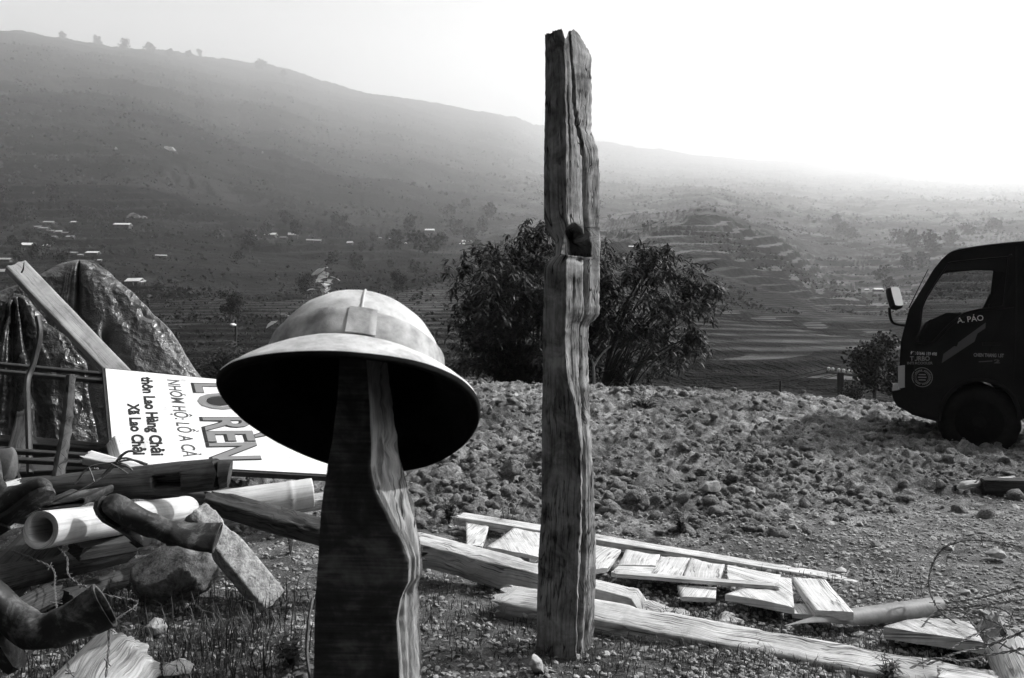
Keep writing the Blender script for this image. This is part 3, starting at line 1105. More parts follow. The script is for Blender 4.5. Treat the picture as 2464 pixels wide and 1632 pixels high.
heap("tarpaulin", (-3.72, 5.95),
     {"R": [(0, 1.60), (.12, 1.55), (.30, 1.36), (.44, 1.26), (.58, 1.08), (.68, .6), (.72, .1)],
      "F": [(0, 1.60), (.10, 1.5), (.20, 1.2), (.32, .8), (.42, .4), (.5, .1)],
      "L": [(0, 1.6), (.4, 1.55), (1.0, 1.3), (1.5, .1)],
      "B": [(0, 1.6), (.4, 1.2), (.6, .1)]},
     [(-70, 1.0, "F"), (-8, 1.0, "R"), (80, 1.0, "B"), (170, 1.0, "L"), (225, 1.0, "F")], TARP2,
     "crumpled silvery plastic sheet over the lower heap under the leaning plank", 23,
     folds=((-62, 7, .07, .1, 1.2), (-35, 6, .10, .1, 1.2), (-100, 6, .06, .1, 1.2)), crump=.022, pleat=.035)

# ------------------------------------------------------------------ the junk pile on the left
# leaning plank with a stub of branch
r_ = thing("leaning_plank", W(283, 890, 5.5), "grey sawn plank leaning diagonally against the tarpaulin heap", "plank")
A_, B_ = W(38, 634, 5.62), W(345, 955, 5.5)
beam("board", A_, B_, .145, .05, M["grey_wood"], r_, nrm=(.55, -.62, .55), seed=3, rough=.002, rnd=.03, ragged=.004)
tube("nail", spline([W(52, 656, 5.58), W(56, 648, 5.56), W(57, 640, 5.55), W(58, 632, 5.54)], 8), .006, M["steel"], r_, 6, .5)

o = tube("upright_branch", spline([W(170, 905, 4.35), W(166, 960, 4.3), W(158, 1040, 4.22), W(146, 1110, 4.12), W(132, 1190, 4.02), W(122, 1240, 3.95)], 40),
         np.array([.024, .026, .028, .03, .031, .032]).repeat(7)[:40] * (1 + .1 * np.sin(np.arange(40) * 1.7)), M["bark"], k=10, seed=9)
tag(o, "dark knobbly branch standing upright in the pile in front of the signboard frame", "branch")

# long dark log with a mortise: an Empty with the log body and the cut
def make_trough_log():
    A, B = W(20, 1190, 4.02), W(521, 1141, 4.2)
    d = (B - A).normalized()
    up = Vector((0, 0, 1)); sd = d.cross(up).normalized(); up = sd.cross(d)
    L = (B - A).length
    ns, m = 130, 44
    rings = []
    for i in range(ns):
        q = i / (ns - 1)
        r0 = .072 + .010 * q
        ring = []
        for j in range(m):
            a = j / m * 2 * math.pi
            w = .006 * float(fbm(np.array([q * 5, math.cos(a) * 2, math.sin(a) * 2]), 3, 3))
            r = r0 + w
            px_ = Vector(A) + d * (q * L + (.012 * math.sin(a * 3 + 1) if i == ns - 1 else 0))
            x, z = math.cos(a) * r, math.sin(a) * r * 1.05
            # rectangular mortise in the side facing the viewer
            fr = q * L
            if .70 * L < fr < .83 * L and math.cos(a) > .62 and abs(z) < .032:
                x = .012
            ring.append(tuple(px_ + sd * x + up * z))
        rings.append(ring)
    root = thing("mortised_log", A, "long dark hewn log with a rectangular mortise, lying below the signboard", "log")
    loft("log", rings, M["dark_wood"], root, seed=4)
    # the thick lip of bark that stands past the cut end
    C2 = B + d * .018 - up * .003
    rings = []
    for q in np.linspace(0, 1, 8):
        ring = []
        for j in range(30):
            a = j / 30 * 2 * math.pi
            k = .074 * (1 - .06 * q)
            ring.append(tuple(C2 + d * (.0 + q * .05 * (1 + .3 * math.sin(a))) + sd * math.cos(a) * k + up * math.sin(a) * k * 1.03))
        rings.append(ring)
    loft("end_disc", rings, M["dark_wood"], root, seed=8)


make_trough_log()


def hollow(name, A, B, ro, ri, m, label, cat, seed=0, flare=.02, nodes=(.5,)):
    A, B = Vector(A), Vector(B)
    d = (B - A).normalized()
    sd = d.cross(Vector((0, 0, 1))).normalized()
    up = sd.cross(d)
    L = (B - A).length
    ns, m_ = 60, 40
    def ring(q, r, rough):
        P = []
        for j in range(m_):
            a = j / m_ * 2 * math.pi
            rr = r * (1 + rough * float(vn(np.array([q * 4, math.cos(a) * 1.5, math.sin(a) * 1.5]), seed)))
            P.append(tuple(A + d * (q * L) + sd * math.cos(a) * rr + up * math.sin(a) * rr))
        return P
    rings = []
    for i in range(ns):
        q = i / (ns - 1)
        r = ro * (1 - flare * q) * (1 + sum(.05 * math.exp(-((q - n_) / .022) ** 2) for n_ in nodes))
        rings.append(ring(q, r, .025))
    inner = [ring(1 - i / 19., ri, .03) for i in range(20)]
    rings += inner
    rings.append(rings[0])
    return tag(loft(name, rings, m, None, (False, False), seed), label, cat)


hollow("bamboo_section", W(98, 1276, 3.30), W(450, 1226, 4.5), .078, .054, M["bamboo"], "thick pale hollow bamboo length with its open end towards the viewer", "bamboo", 3, .06, (.97,))
hollow("bamboo_section", W(500, 1222, 4.1), W(752, 1186, 4.3), .082, .055, M["bamboo"], "pale bamboo length lying behind the split rail under the signboard", "bamboo", 6, .05, (.78,))


# ---- rubber boots
def make_boot(name, O, toe, shaft, label, s=1., flat=1., bend=0., flip=1, fore=False):
    toe, shaft = Vector(toe).normalized(), Vector(shaft)
    shaft.normalize()
    phi = toe.angle(shaft)
    y = shaft.cross(toe).normalized() * flip
    shaft = toe.cross(y).normalized() * flip
    O = Vector(O)
    root = thing(name, O, label, "boot")
    stn = [  # x, z, angle of the ring's travel, half height, half width
        (.290, .044, 180, .010, .016), (.284, .046, 180, .026, .034), (.268, .050, 178, .038, .045), (.235, .054, 174, .046, .051), (.195, .059, 170, .050, .051), (.155, .066, 164, .054, .048),
        (.115, .078, 152, .062, .044), (.075, .096, 130, .072, .042), (.048, .125, 112, .066, .042), (.036, .165, 97, .056, .044), (.032, .21, 92, .055, .047),
        (.030, .26, 90, .057, .050), (.030, .31, 90, .060, .053), (.030, .352, 90, .063, .055), (.030, .358, 90, .066, .058), (.030, .366, 90, .066, .058), (.030, .368, 90, .063, .055)]
    def ring(x, z, an, hh, hw, sh=1.):
        fl = np.interp(z, [.12, .2, .3], [1, (1 + flat) / 2, flat])
        spread = np.interp(z, [.12, .2, .3], [1, 1 + (1 - flat) * .25, 1 + (1 - flat) * .5])
        k_ = min(1, max(0, (z - .095) / .06)) * (1 if x < .1 else 0)
        dphi = (phi - math.pi / 2) * k_
        cx, cz = x - .05, z - .085
        cs, sn = math.cos(dphi), math.sin(dphi)
        x, zr = .05 + cx * cs - cz * sn, .085 + cx * sn + cz * cs
        t = Vector((math.cos(R(an) + dphi), 0, math.sin(R(an) + dphi)))
        pz = Vector((-t.z, 0, t.x)) * -1
        P = []
        for j in range(32):
            a = j / 32 * 2 * math.pi
            ca, sa = math.cos(a), math.sin(a)
            ca = math.copysign(abs(ca) ** .85, ca); sa = math.copysign(abs(sa) ** .85, sa)
            h_, w_ = (hh * fl * sh, hw * spread * sh) if fore else (hh * spread * sh, hw * fl * sh)
            off = bend * max(0, z - .14) ** 1.5
            wr = 1 + .05 * math.sin(z * 60 + ca * 3) * (.1 < z < .24) + .03 * math.sin(a * 5 + z * 40) * (z > .2)
            q = Vector((x, 0, zr)) + pz * (ca * h_ * wr) + Vector((0, sa * w_ * wr + off, 0))
            q.z = max(q.z, .004) if x > .05 else q.z
            P.append(tuple(O + (toe * q.x + y * q.y + shaft * q.z) * s))
        return P
    st = np.array(stn)
    tt = np.linspace(0, len(st) - 1, 60)
    st = np.stack([np.interp(tt, np.arange(len(st)), st[:, i]) for i in range(5)], 1)
    outer = [ring(*q) for q in st]
    inner = [ring(.030, z, 90, .060, .052, .93) for z in np.linspace(.366, .16, 10)]
    loft("upper", outer + inner, M["rubber"], root, (True, True), 1)
    # sole with heel
    out = [(.298, 0), (.29, .028), (.262, .046), (.22, .054), (.17, .047), (.10, .040), (.04, .042), (-.01, .040), (-.032, .024), (-.036, 0)]
    out = out + [(x, -w) for x, w in out[-2:0:-1]]
    mb = MB()
    def slab(poly, z0, z1):
        V, Fc = prism([O + (toe * x + y * w + shaft * z0) * s for x, w in poly], shaft * (z1 - z0) * s)
        mb.add(V, Fc)
    slab(out, -.012, .012)
    slab([p for p in out if p[0] < .075] , -.028, -.012)
    mb.build("sole", M["rubber"], root, False)
    return root


# boot lying over the bamboo: sole to the upper right, shaft flattened to the right
make_boot("rubber_boot", W(346, 1294, 3.60), (-.36, -.62, .66), (.97, .05, -.12), "worn rubber boot lying over the thick bamboo, its shaft flattened on the boulder", 1.02, .36, 0, 1, True)
make_boot("rubber_boot", W(-12, 1268, 3.35), (.76, .1, .52), (-.55, .5, .65), "muddy rubber boot lying toe up at the end of the thick bamboo", .92, .6, 0, 1)
make_boot("rubber_boot", W(36, 1588, 2.62), (-.45, -.1, .86), (.90, .0, .43), "dark cracked rubber boot lying on the sawn stump, open top facing right", .95, .42, 0, 1)

# flattened rubber shaft with a rolled rim
def ribbon(name, pts, wvec, th, m, label, cat, n=60):
    P = spline(pts, n)
    wv = np.array(wvec)
    T = np.gradient(P, axis=0)
    N = np.cross(T, wv); N /= np.linalg.norm(N, axis=1, keepdims=True)
    rings = [[P[i] - N[i] * th, P[i] - N[i] * th + wv * .5, P[i] - N[i] * th + wv, P[i] + N[i] * th + wv, P[i] + N[i] * th + wv * .5, P[i] + N[i] * th] for i in range(n)]
    return tag(loft(name, rings, m), label, cat)


ribbon("rubber_strip", [W(20, 1255, 3.5), W(60, 1232, 3.5), W(92, 1222, 3.5), W(130, 1213, 3.52), W(175, 1206, 3.55), W(199, 1200, 3.56), W(203, 1208, 3.56), W(195, 1217, 3.55), W(160, 1222, 3.52), W(120, 1226, 3.5),
                        W(98, 1228, 3.49), W(90, 1220, 3.49), W(97, 1211, 3.5), W(112, 1214, 3.5)],
       (.05, .16, .03), .003, M["rubber"], "looped strip of dark rubber draped on the thick bamboo", "rubber strip")

o = beam("wooden_block", W(182, 1308, 3.66), W(318, 1288, 3.86), .14, .062, M["dark_wood"], nrm=(0, -.25, 1), seed=11, rough=.003, ragged=.006)
tag(o, "short dark squared timber lying under the bamboo next to the boulder", "timber")
o = beam("old_log", W(-60, 1420, 3.35), W(88, 1268, 3.72), .20, .19, M["dark_wood"], nrm=(0, -.4, 1), seed=13, round_=True, rough=.008)
tag(o, "dark split log end lying at the left below the muddy boot", "log")
o = beam("wedge_of_wood", W(206, 1092, 4.2), W(352, 1123, 4.12), .07, .05, M["plank"], nrm=(.1, -.5, 1), seed=15, rough=.004, ragged=.015, taper=.55)
tag(o, "pale split wedge of wood lying on the mortised log", "wood offcut")
r_ = beam("wooden_block", W(290, 1056, 4.45), W(306, 1108, 4.25), .075, .07, M["plank"], nrm=(.85, -.3, .45), seed=16, rough=.002, ragged=.003)
tag(r_, "small squared block standing against the lower corner of the signboard", "wood block")
o = beam("board", W(-30, 1180, 3.9), W(52, 1158, 4.0), .06, .02, M["plank"], nrm=(0, -.5, 1), seed=17)
tag(o, "short pale board end at the left of the mortised log", "board")
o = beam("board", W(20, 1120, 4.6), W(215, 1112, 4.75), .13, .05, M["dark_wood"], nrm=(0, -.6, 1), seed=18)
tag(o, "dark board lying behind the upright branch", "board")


def make_jar():
    C = W(2, 1158, 4.25)
    prof = [(.055, 0), (.070, .02), (.078, .06), (.078, .11), (.070, .145), (.058, .165), (.052, .168), (.045, .166), (.045, .12)]
    pr = spline([(a, b, 0) for a, b in prof], 40)
    rings = [[(C.x + q[0] * math.cos(a), C.y + q[0] * math.sin(a), C.z + q[1] * 1.05) for a in np.arange(32) / 32 * 2 * math.pi] for q in pr]
    tag(loft("clay_jar", rings, M["clay"]), "rounded dark jar standing at the left edge on the pile", "jar")


make_jar()

# twisted wire bundle on the log
wp = [
    [W(348, 1118, 4.0), W(300, 1102, 3.98), W(270, 1120, 3.96), W(240, 1150, 3.94), W(190, 1185, 3.9), W(140, 1205, 3.86)],
    [W(328, 1091, 3.98), W(312, 1085, 3.97), W(290, 1098, 3.96), W(262, 1135, 3.94), W(225, 1162, 3.9), W(165, 1196, 3.86)],
    [W(330, 1090, 3.97), W(318, 1086, 3.96), W(302, 1090, 3.96), W(284, 1110, 3.95), W(305, 1120, 3.95), W(318, 1132, 3.94), W(308, 1124, 3.94), W(280, 1116, 3.95)],
    [W(355, 1117, 3.99), W(318, 1107, 3.97), W(275, 1113, 3.95), W(215, 1125, 3.93), W(180, 1165, 3.9)],
    [W(214, 1126, 3.92), W(222, 1145, 3.91), W(227, 1160, 3.9)],
    [W(268, 1116, 3.94), W(290, 1128, 3.93), W(308, 1140, 3.92)]]
mb = MB()
for i, p in enumerate(wp):
    V, Fc, uv = loft_data(tube_data(spline(p, 40), .0055 if i < 4 else .004, 6), seed=i)
    mb.add(V, Fc, uv)
tag(mb.build("wire_bundle", M["wire"]), "twisted bundle of thick rusty wire lying on the mortised log", "wire")


def boulder(name, C, sx, sy, sz, m, label, cat, seed, sub=5, amp=.22, rot=0., cuts=4):
    V, Fc = ico(sub)
    n = fbm(V * 1.1 + seed, 3, seed) * amp + fbm(V * 3.4 + seed, 4, seed + 2) * amp * .45 - np.abs(fbm(V * 2. + seed, 3, seed + 5)) * amp * .5
    P = V * (1 + n)[:, None]
    rr = random.Random(seed + 50)
    for _ in range(cuts):
        v = np.array([rr.gauss(0, 1), rr.gauss(0, 1), rr.gauss(0, 1)]); v /= np.linalg.norm(v)
        over = np.clip(P @ v - rr.uniform(.5, .8), 0, None)
        P = P - over[:, None] * v * .93
    P[:, 2] = np.where(P[:, 2] < -.75, -.75, P[:, 2])
    P = P * np.array([sx, sy, sz])
    c, s = math.cos(rot), math.sin(rot)
    P[:, :2] = P[:, :2] @ np.array([[c, s], [-s, c]])
    return tag(mk(name, P + np.array(C), Fc, m), label, cat)


boulder("boulder", W(418, 1382, 3.82), .205, .17, .168, M["boulder"], "big dark rough boulder under the flattened boot", "boulder", 4)


def make_concrete():
    A, B = W(478, 1222, 3.62), W(664, 1446, 3.66)
    P = beam_data(A, B, .128, .09, nrm=(.42, -.66, .62), seed=21, rough=.0015, rnd=.03, ragged=.004, k=10, chip=.0)
    n, m, _ = P.shape
    s = np.linspace(0, 1, n)[:, None].repeat(m, 1)
    c = P.mean(1, keepdims=True)
    d = P - c
    q = fbm(P * 26, 4, 3)
    P = P - d * (sstep(.44, .30, s) * (.20 + .32 * q) + sstep(.94, 1, s) * (.10 + .25 * q))[..., None]
    hole = np.exp(-(np.linalg.norm(P - np.array(W(492, 1238, 3.58)), axis=2) / .017) ** 2) + np.exp(-(np.linalg.norm(P - np.array(W(508, 1258, 3.58)), axis=2) / .018) ** 2)
    P = P - d * (.45 * hole)[..., None]
    tag(loft("concrete_block", P, M["concrete"], seed=3), "broken concrete block leaning on edge beside the boulder", "concrete block")


make_concrete()

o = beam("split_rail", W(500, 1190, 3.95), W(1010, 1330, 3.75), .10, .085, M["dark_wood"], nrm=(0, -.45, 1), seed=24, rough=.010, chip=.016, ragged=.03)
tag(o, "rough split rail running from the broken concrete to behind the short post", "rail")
o = beam("squared_timber", W(540, 1234, 4.12), W(800, 1190, 4.35), .08, .06, M["timber"], nrm=(0, -.35, 1), seed=25, rough=.003)
tag(o, "pale squared timber lying crosswise under the split rail", "timber")

# stump in the near corner
def make_stump():
    A, B = W(70, 1720, 2.48), W(282, 1508, 2.72)
    P = beam_data(A, B, .27, .24, nrm=(-.2, -.35, 1), seed=28, rough=.012, rnd=.55, ragged=.012, k=14, taper=.82, chip=.012)
    tag(loft("stump", P, M["stump"], seed=8), "pale sawn stump with coarse grain in the near corner", "stump")


make_stump()

# ------------------------------------------------------------------ the fallen frame of boards on the right
def pl(name, a, b, w, t, m, label, cat, nrm=(0, 0, 1), group=None, **kw):
    o = beam(name, a, b, w, t, M[m], nrm=nrm, **kw)
    return tag(o, label, cat, group)


pl("long_plank", W(1104, 1238, 5.15), W(2230, 1418, 4.0), .145, .05, "plank", "long bleached plank running along the far side of the fallen boards", "plank", seed=31, rough=.003, ragged=.02, taper=.62)
# the two big beams
def make_beam():
    P = beam_data(W(985, 1288, 4.15), W(1772, 1488, 3.50), .13, .13, seed=33, rough=.004, chip=.010, ragged=.03, k=10, nrm=(.0, -.12, 1))
    n, m, _ = P.shape
    s = np.linspace(0, 1, n)[:, None].repeat(m, 1)
    c = P.mean(1, keepdims=True)
    d = P - c
    q = fbm(P * 9, 4, 13)
    notch = sstep(.72, .75, s) * sstep(.97, .93, s) * (d[..., 2] > -.01)
    P[..., 2] -= notch * (.035 + .055 * np.clip(q + .3, 0, 1))
    tag(loft("heavy_beam", P, M["timber"], seed=4), "heavy old beam with a ragged notched end, lying in front of the short boards", "beam")


make_beam()
pl("heavy_beam", W(1208, 1425, 3.62), W(2420, 1648, 2.86), .16, .12, "timber", "longest heavy beam nearest the viewer, lying past the foot of the tall post", "beam", seed=35, rough=.004, chip=.008, ragged=.03, nrm=(0, -.25, 1))


def quadboard(name, px, Ys, t, m, label, group=None, seed=1):
    """a short board from the four corners of its top face"""
    c = [W(p[0], p[1], y) for p, y in zip(px, Ys)]
    n = (c[1] - c[0]).cross(c[3] - c[0]).normalized()
    if n.z < 0:
        n = -n
    L, w = ((c[1] - c[0]).length + (c[2] - c[3]).length) / 2, ((c[3] - c[0]).length + (c[2] - c[1]).length) / 2
    if w > L:
        c = c[1:] + c[:1]
        L, w = w, L
    base = rect_ring(9, .02)
    nr = max(8, int(L / .014))
    rings = []
    for i in range(nr):
        q = i / (nr - 1)
        ring = []
        for bx, bz in base:
            v = bx * .5 + .5
            e1 = .035 * w / L * float(fbm(np.array([v * 6, seed * 3.3, 0.]), 3, seed)) * (1 if q > .95 else -1 if q < .05 else 0)
            qq = q + e1
            p = (c[0] * (1 - qq) + c[1] * qq) * (1 - v) + (c[3] * (1 - qq) + c[2] * qq) * v
            h = (bz - 1) / 2 * t + (.0035 * float(fbm(np.array([q * L * 3, v * w * 60, seed * 1.])
, 3, seed)) + .006 * float(vn(np.array([q * 2.2, v * 1.5, seed * 1.7]), seed)) if bz > 0 else 0)
            ring.append(tuple(p + n * h))
        rings.append(ring)
    o = loft(name, rings, M[m], seed=seed)
    return tag(o, label, "board", group)


g_ = "short boards between the beams"
zz = .085
def Yat(py, z=zz):
    return F * (H - z) / (py - 816)
def qb(px, t, label, seed, dz=0.):
    quadboard("short_board", px, [Yat(p[1], zz + dz) for p in px], t, "plank", label, g_, seed)
qb([(1121, 1255), (1122, 1310), (1160, 1316), (1176, 1266)], .02, "short pale board at the left end of the frame, beside a gap with weeds", 41)
qb([(1235, 1272), (1172, 1316), (1296, 1340), (1300, 1282)], .02, "wide pale board showing just left of the tall post", 42)
qb([(1420, 1312), (1410, 1376), (1462, 1368), (1494, 1322)], .02, "pale board showing just right of the tall post", 43)
qb([(1506, 1324), (1486, 1358), (1578, 1362), (1588, 1336)], .02, "short board with a split edge, second right of the tall post", 44, .006)
qb([(1488, 1362), (1470, 1378), (1570, 1384), (1582, 1366)], .02, "short board with a curled nail lying under the board with the split edge", 45)
qb([(1590, 1338), (1566, 1384), (1636, 1394), (1660, 1344)], .018, "ridged slat board between the split board and the smooth board", 46, .004)
qb([(1662, 1346), (1640, 1388), (1732, 1394), (1744, 1356)], .02, "smooth pale board left of the dark gap", 47, .006)
qb([(1750, 1360), (1752, 1398), (1866, 1410), (1880, 1382)], .022, "broad pale board right of the dark gap", 48, .012)
qb([(1630, 1408), (1640, 1436), (1722, 1440), (1724, 1412)], .02, "small pale board below the thin slat", 49, -.02)
qb([(1878, 1386), (1745, 1430), (1912, 1462), (1904, 1392)], .03, "wide pale board overhanging the heavy beam's ragged end", 50, -.004)
qb([(1906, 1388), (1962, 1470), (2054, 1474), (1986, 1396)], .035, "thick cracked board tilted at the right end of the frame", 51, .0)
qb([(1906, 1450), (1906, 1476), (1962, 1482), (1950, 1454)], .02, "small offcut tucked under the tilted cracked board", 52, -.05)
pl("narrow_board", W(1480, 1377, 3.92), W(1872, 1407, 3.72), .032, .02, "plank", "long thin slat lying across the short boards", "slat", seed=53, rough=.002, nrm=(0, -.2, 1))

# sheet metal gutter, boards and scraps at the right
def make_gutter():
    A, B = W(1888, 1512, 3.36), W(2262, 1462, 3.62)
    P0 = np.array(A); d = np.array(B - A)
    rings = []
    n = 40
    for i in range(n):
        q = i / (n - 1)
        span = np.interp(q, [0, .2, .45, .9, 1], [.5, 1.5, 2.5, 2.9, 2.5])
        r = np.interp(q, [0, .3, 1], [.012, .045, .048])
        th = np.linspace(math.pi * .5 - span * .35, math.pi * .5 + span * .75, 16)
        sd = np.array([.12, -.98, 0.]); up = np.array([0, 0, 1.])
        out = [P0 + d * q + sd * (-math.cos(t) * r) * -1 * -1 + up * (math.sin(t) * r) for t in th]
        inn = [P0 + d * q + sd * (-math.cos(t) * (r - .003)) + up * (math.sin(t) * (r - .003)) for t in th[::-1]]
        rings.append(out + inn)
    tag(loft("gutter", rings, M["sheet_metal"], seed=6), "rolled piece of dull sheet metal lying like a gutter among barbed wire", "sheet metal")


make_gutter()
def board_r(px, Ys, t, m, label, seed, name="board"):
    quadboard(name, px, Ys, t, m, label, None, seed)
board_r([(2220, 1482), (2126, 1510), (2368, 1546), (2336, 1496)], [3.45, 3.28, 3.06, 3.36], .045, "timber", "pale rough board under the rolled sheet metal", 61)
board_r([(2200, 1462), (2190, 1478), (2480, 1490), (2480, 1460)], [3.75, 3.66, 3.6, 3.8], .05, "dark_wood", "dark board lying behind the rolled sheet metal", 62)
pl("plank_offcut", W(2262, 1616, 2.88), W(2400, 1640, 2.80), .11, .03, "plank", "pale plank offcut at the near end of the longest beam", "plank", seed=63)
o = beam("round_log", W(2440, 1530, 3.05), W(2500, 1660, 2.75), .17, .16, M["stump"], nrm=(0, -.3, 1), seed=64, round_=True, rough=.006)
tag(o, "round log end in the near right corner", "log")


def make_scrap():
    """a crumpled tin scrap"""
    n = 26
    c = W(2392, 1496, 3.25)
    V, Fc = [], []
    for i in range(n):
        for j in range(n):
            u, v = i / (n - 1) - .5, j / (n - 1) - .5
            h = .095 - abs(u) * .26 - abs(v) * .10 + float(fbm(np.array([u * 5, v * 5, .3]), 3, 4)) * .035
            V.append((c.x + u * .20 + v * .03, c.y + v * .16, c.z + h - .05))
    for i in range(n - 1):
        for j in range(n - 1):
            Fc.append((i * n + j, (i + 1) * n + j, (i + 1) * n + j + 1, i * n + j + 1))
    o = mk("tin_scrap", V, Fc, M["sheet_metal"], None, False)
    s = o.modifiers.new("thickness", 'SOLIDIFY'); s.thickness = .003
    tag(o, "crumpled tin scrap standing in the barbed wire at the right", "scrap metal")


make_scrap()


def barbed(name, pts, label, n=140, r=.0022, step=.11, seed=0):
    P = spline(pts, n)
    L = np.concatenate([[0], np.cumsum(np.linalg.norm(np.diff(P, axis=0), axis=1))])
    mb = MB()
    rs = random.Random(seed)
    for ph in (0, math.pi):
        Q = P.copy()
        T = np.gradient(P, axis=0); T /= np.linalg.norm(T, axis=1, keepdims=True)
        e1 = np.cross(T, [.3, .5, .81]); e1 /= np.linalg.norm(e1, axis=1, keepdims=True)
        e2 = np.cross(T, e1)
        a = L / .03 * math.pi + ph
        Q = Q + (np.cos(a)[:, None] * e1 + np.sin(a)[:, None] * e2) * r * 1.15
        V, Fc, uv = loft_data(tube_data(Q, r, 5), seed=seed)
        mb.add(V, Fc, uv)
    s = step * .5
    while s < L[-1]:
        i = int(np.searchsorted(L, s))
        i = min(i, n - 1)
        p = Vector(P[i])
        for k in range(2):
            v = Vector((rs.uniform(-1, 1), rs.uniform(-1, 1), rs.uniform(-1, 1))).normalized() * .022
            V, Fc, uv = loft_data(tube_data([p - v, p - v * .3, p + v * .3, p + v], r * .75, 4), seed=seed)
            mb.add(V, Fc, uv)
        s += step
    return tag(mb.build(name, M["wire"]), label, "barbed wire")


barbed("barbed_wire", [W(2300, 1500, 3.3), W(2262, 1470, 3.42), W(2240, 1430, 3.5), W(2236, 1390, 3.55), W(2250, 1345, 3.55), W(2282, 1312, 3.55), W(2340, 1300, 3.5), W(2400, 1304, 3.4), W(2480, 1322, 3.3)],
       "dark barbed wire rising in a big arch over the gravel at the right", seed=1)
barbed("barbed_wire", [W(1900, 1500, 3.6), W(2000, 1462, 3.7), W(2090, 1436, 3.75), W(2180, 1445, 3.7), W(2260, 1452, 3.6), W(2350, 1440, 3.55), W(2430, 1420, 3.5), W(2500, 1405, 3.4)],
       "barbed wire strand stretched level behind the rolled sheet metal", seed=2)
barbed("barbed_wire", [W(2230, 1600, 2.95), W(2300, 1572, 2.95), W(2370, 1558, 3.0), W(2420, 1530, 3.0), W(2400, 1500, 3.05), W(2340, 1480, 3.2), W(2290, 1468, 3.3), W(2250, 1474, 3.35), W(2210, 1520, 3.25)],
       "tangled barbed wire looped round the pale rough board", seed=3)
barbed("barbed_wire", [W(2340, 1560, 3.0), W(2400, 1545, 2.95), W(2460, 1520, 2.9), W(2500, 1500, 2.9)],
       "short barbed wire end beside the round log", seed=4)
barbed("barbed_wire", [W(30, 1325, 3.4), W(80, 1345, 3.3), W(128, 1370, 3.25), W(132, 1420, 3.1), W(140, 1480, 2.9), W(155, 1560, 2.66), W(168, 1620, 2.55)],
       "barbed wire trailing down from the bamboo onto the stump", seed=5)
barbed("barbed_wire", [W(120, 1300, 3.4), W(160, 1340, 3.3), W(170, 1390, 3.2), W(250, 1430, 3.1), W(330, 1450, 3.1), W(270, 1500, 2.68), W(262, 1560, 2.6), W(255, 1630, 2.55)],
       "barbed wire hanging through the weeds and over the stump's face", seed=6)
o = tube("loose_wire", spline([W(752, 1440, 1.02), W(742, 1500, 1.0), W(738, 1570, .99), W(746, 1640, .98), W(752, 1760, .97)], 30), .0022, M["wire"], k=5)
tag(o, "loose dark wire hanging down beside the short post", "wire")

barbed("barbed_wire", [W(2290, 1560, 3.0), W(2340, 1530, 3.05), W(2392, 1512, 3.1), W(2440, 1500, 3.1), W(2420, 1470, 3.2), W(2370, 1460, 3.3), W(2330, 1480, 3.25), W(2360, 1520, 3.1), W(2430, 1560, 2.95), W(2490, 1590, 2.85)],
       "coil of barbed wire tangled round the crumpled tin scrap", seed=7)
barbed("barbed_wire", [W(2030, 1462, 3.7), W(2090, 1450, 3.72), W(2150, 1462, 3.7), W(2220, 1452, 3.66), W(2290, 1462, 3.6), W(2380, 1455, 3.5), W(2480, 1440, 3.45)],
       "second barbed wire strand lying just below the level one", seed=8)
barbed("barbed_wire", [W(2190, 1608, 2.9), W(2250, 1585, 2.92), W(2320, 1590, 2.9), W(2390, 1575, 2.9), W(2470, 1560, 2.85)],
       "barbed wire running over the near end of the longest beam", seed=9)

# beam and driftwood near the truck
zb = 0.10
o = beam("dark_beam", W(2362, 1152, 6.35), W(2640, 1158, 6.2), .14, .14, M["dark_wood"], nrm=(0, 0, 1), seed=71)
tag(o, "dark squared beam lying in front of the truck at the right edge", "beam")
o = tube("driftwood", spline([W(2303, 1174, 6.3), W(2325, 1166, 6.32), W(2350, 1163, 6.36), W(2375, 1158, 6.45), W(2440, 1148, 6.6)], 30), np.interp(np.linspace(0, 1, 30), [0, .15, .5, 1], [.008, .032, .026, .012]), M["stump"], k=10)
tag(o, "pale bleached stick poking out from under the dark beam by the truck", "driftwood")
o = tube("bare_twig", spline([W(2345, 1162, 6.3), W(2360, 1150, 6.3), W(2370, 1146, 6.3), W(2374, 1138, 6.3)], 14), .006, M["stump"], k=6, taper=.4)
tag(o, "thin pale twig standing up from the bleached stick", "twig")

# dark timber added under and behind the bamboo to stand in for shade
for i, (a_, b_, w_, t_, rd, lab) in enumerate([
    (W(-60, 1375, 3.25), W(300, 1300, 4.3), .13, .12, True, "added dark round log filling the shade right under the thick bamboo"),
    (W(-40, 1215, 4.4), W(230, 1240, 4.7), .16, .06, False, "added broad dark board deepening the shade between the log and the bamboo"),
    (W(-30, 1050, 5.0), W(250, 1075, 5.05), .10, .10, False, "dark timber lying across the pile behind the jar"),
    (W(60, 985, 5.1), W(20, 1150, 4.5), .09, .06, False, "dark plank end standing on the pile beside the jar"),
    (W(200, 1150, 4.45), W(560, 1185, 4.6), .12, .07, False, "added dark squared timber filling the shade under the mortised log"),
    (W(150, 1420, 3.6), W(330, 1360, 4.1), .11, .09, True, "added short dark log in the shaded weeds left of the boulder"),
    (W(-30, 1480, 2.9), W(120, 1405, 3.3), .10, .09, True, "added dark rough branch end in the shaded weeds above the stump boot")]):
    o = beam("old_log" if rd else "shade_board", a_, b_, w_, t_, M["dark_wood"], nrm=(0, -.3, 1), seed=80 + i, round_=rd, rough=.006, ragged=.02)
    tag(o, lab, "log" if rd else "board")

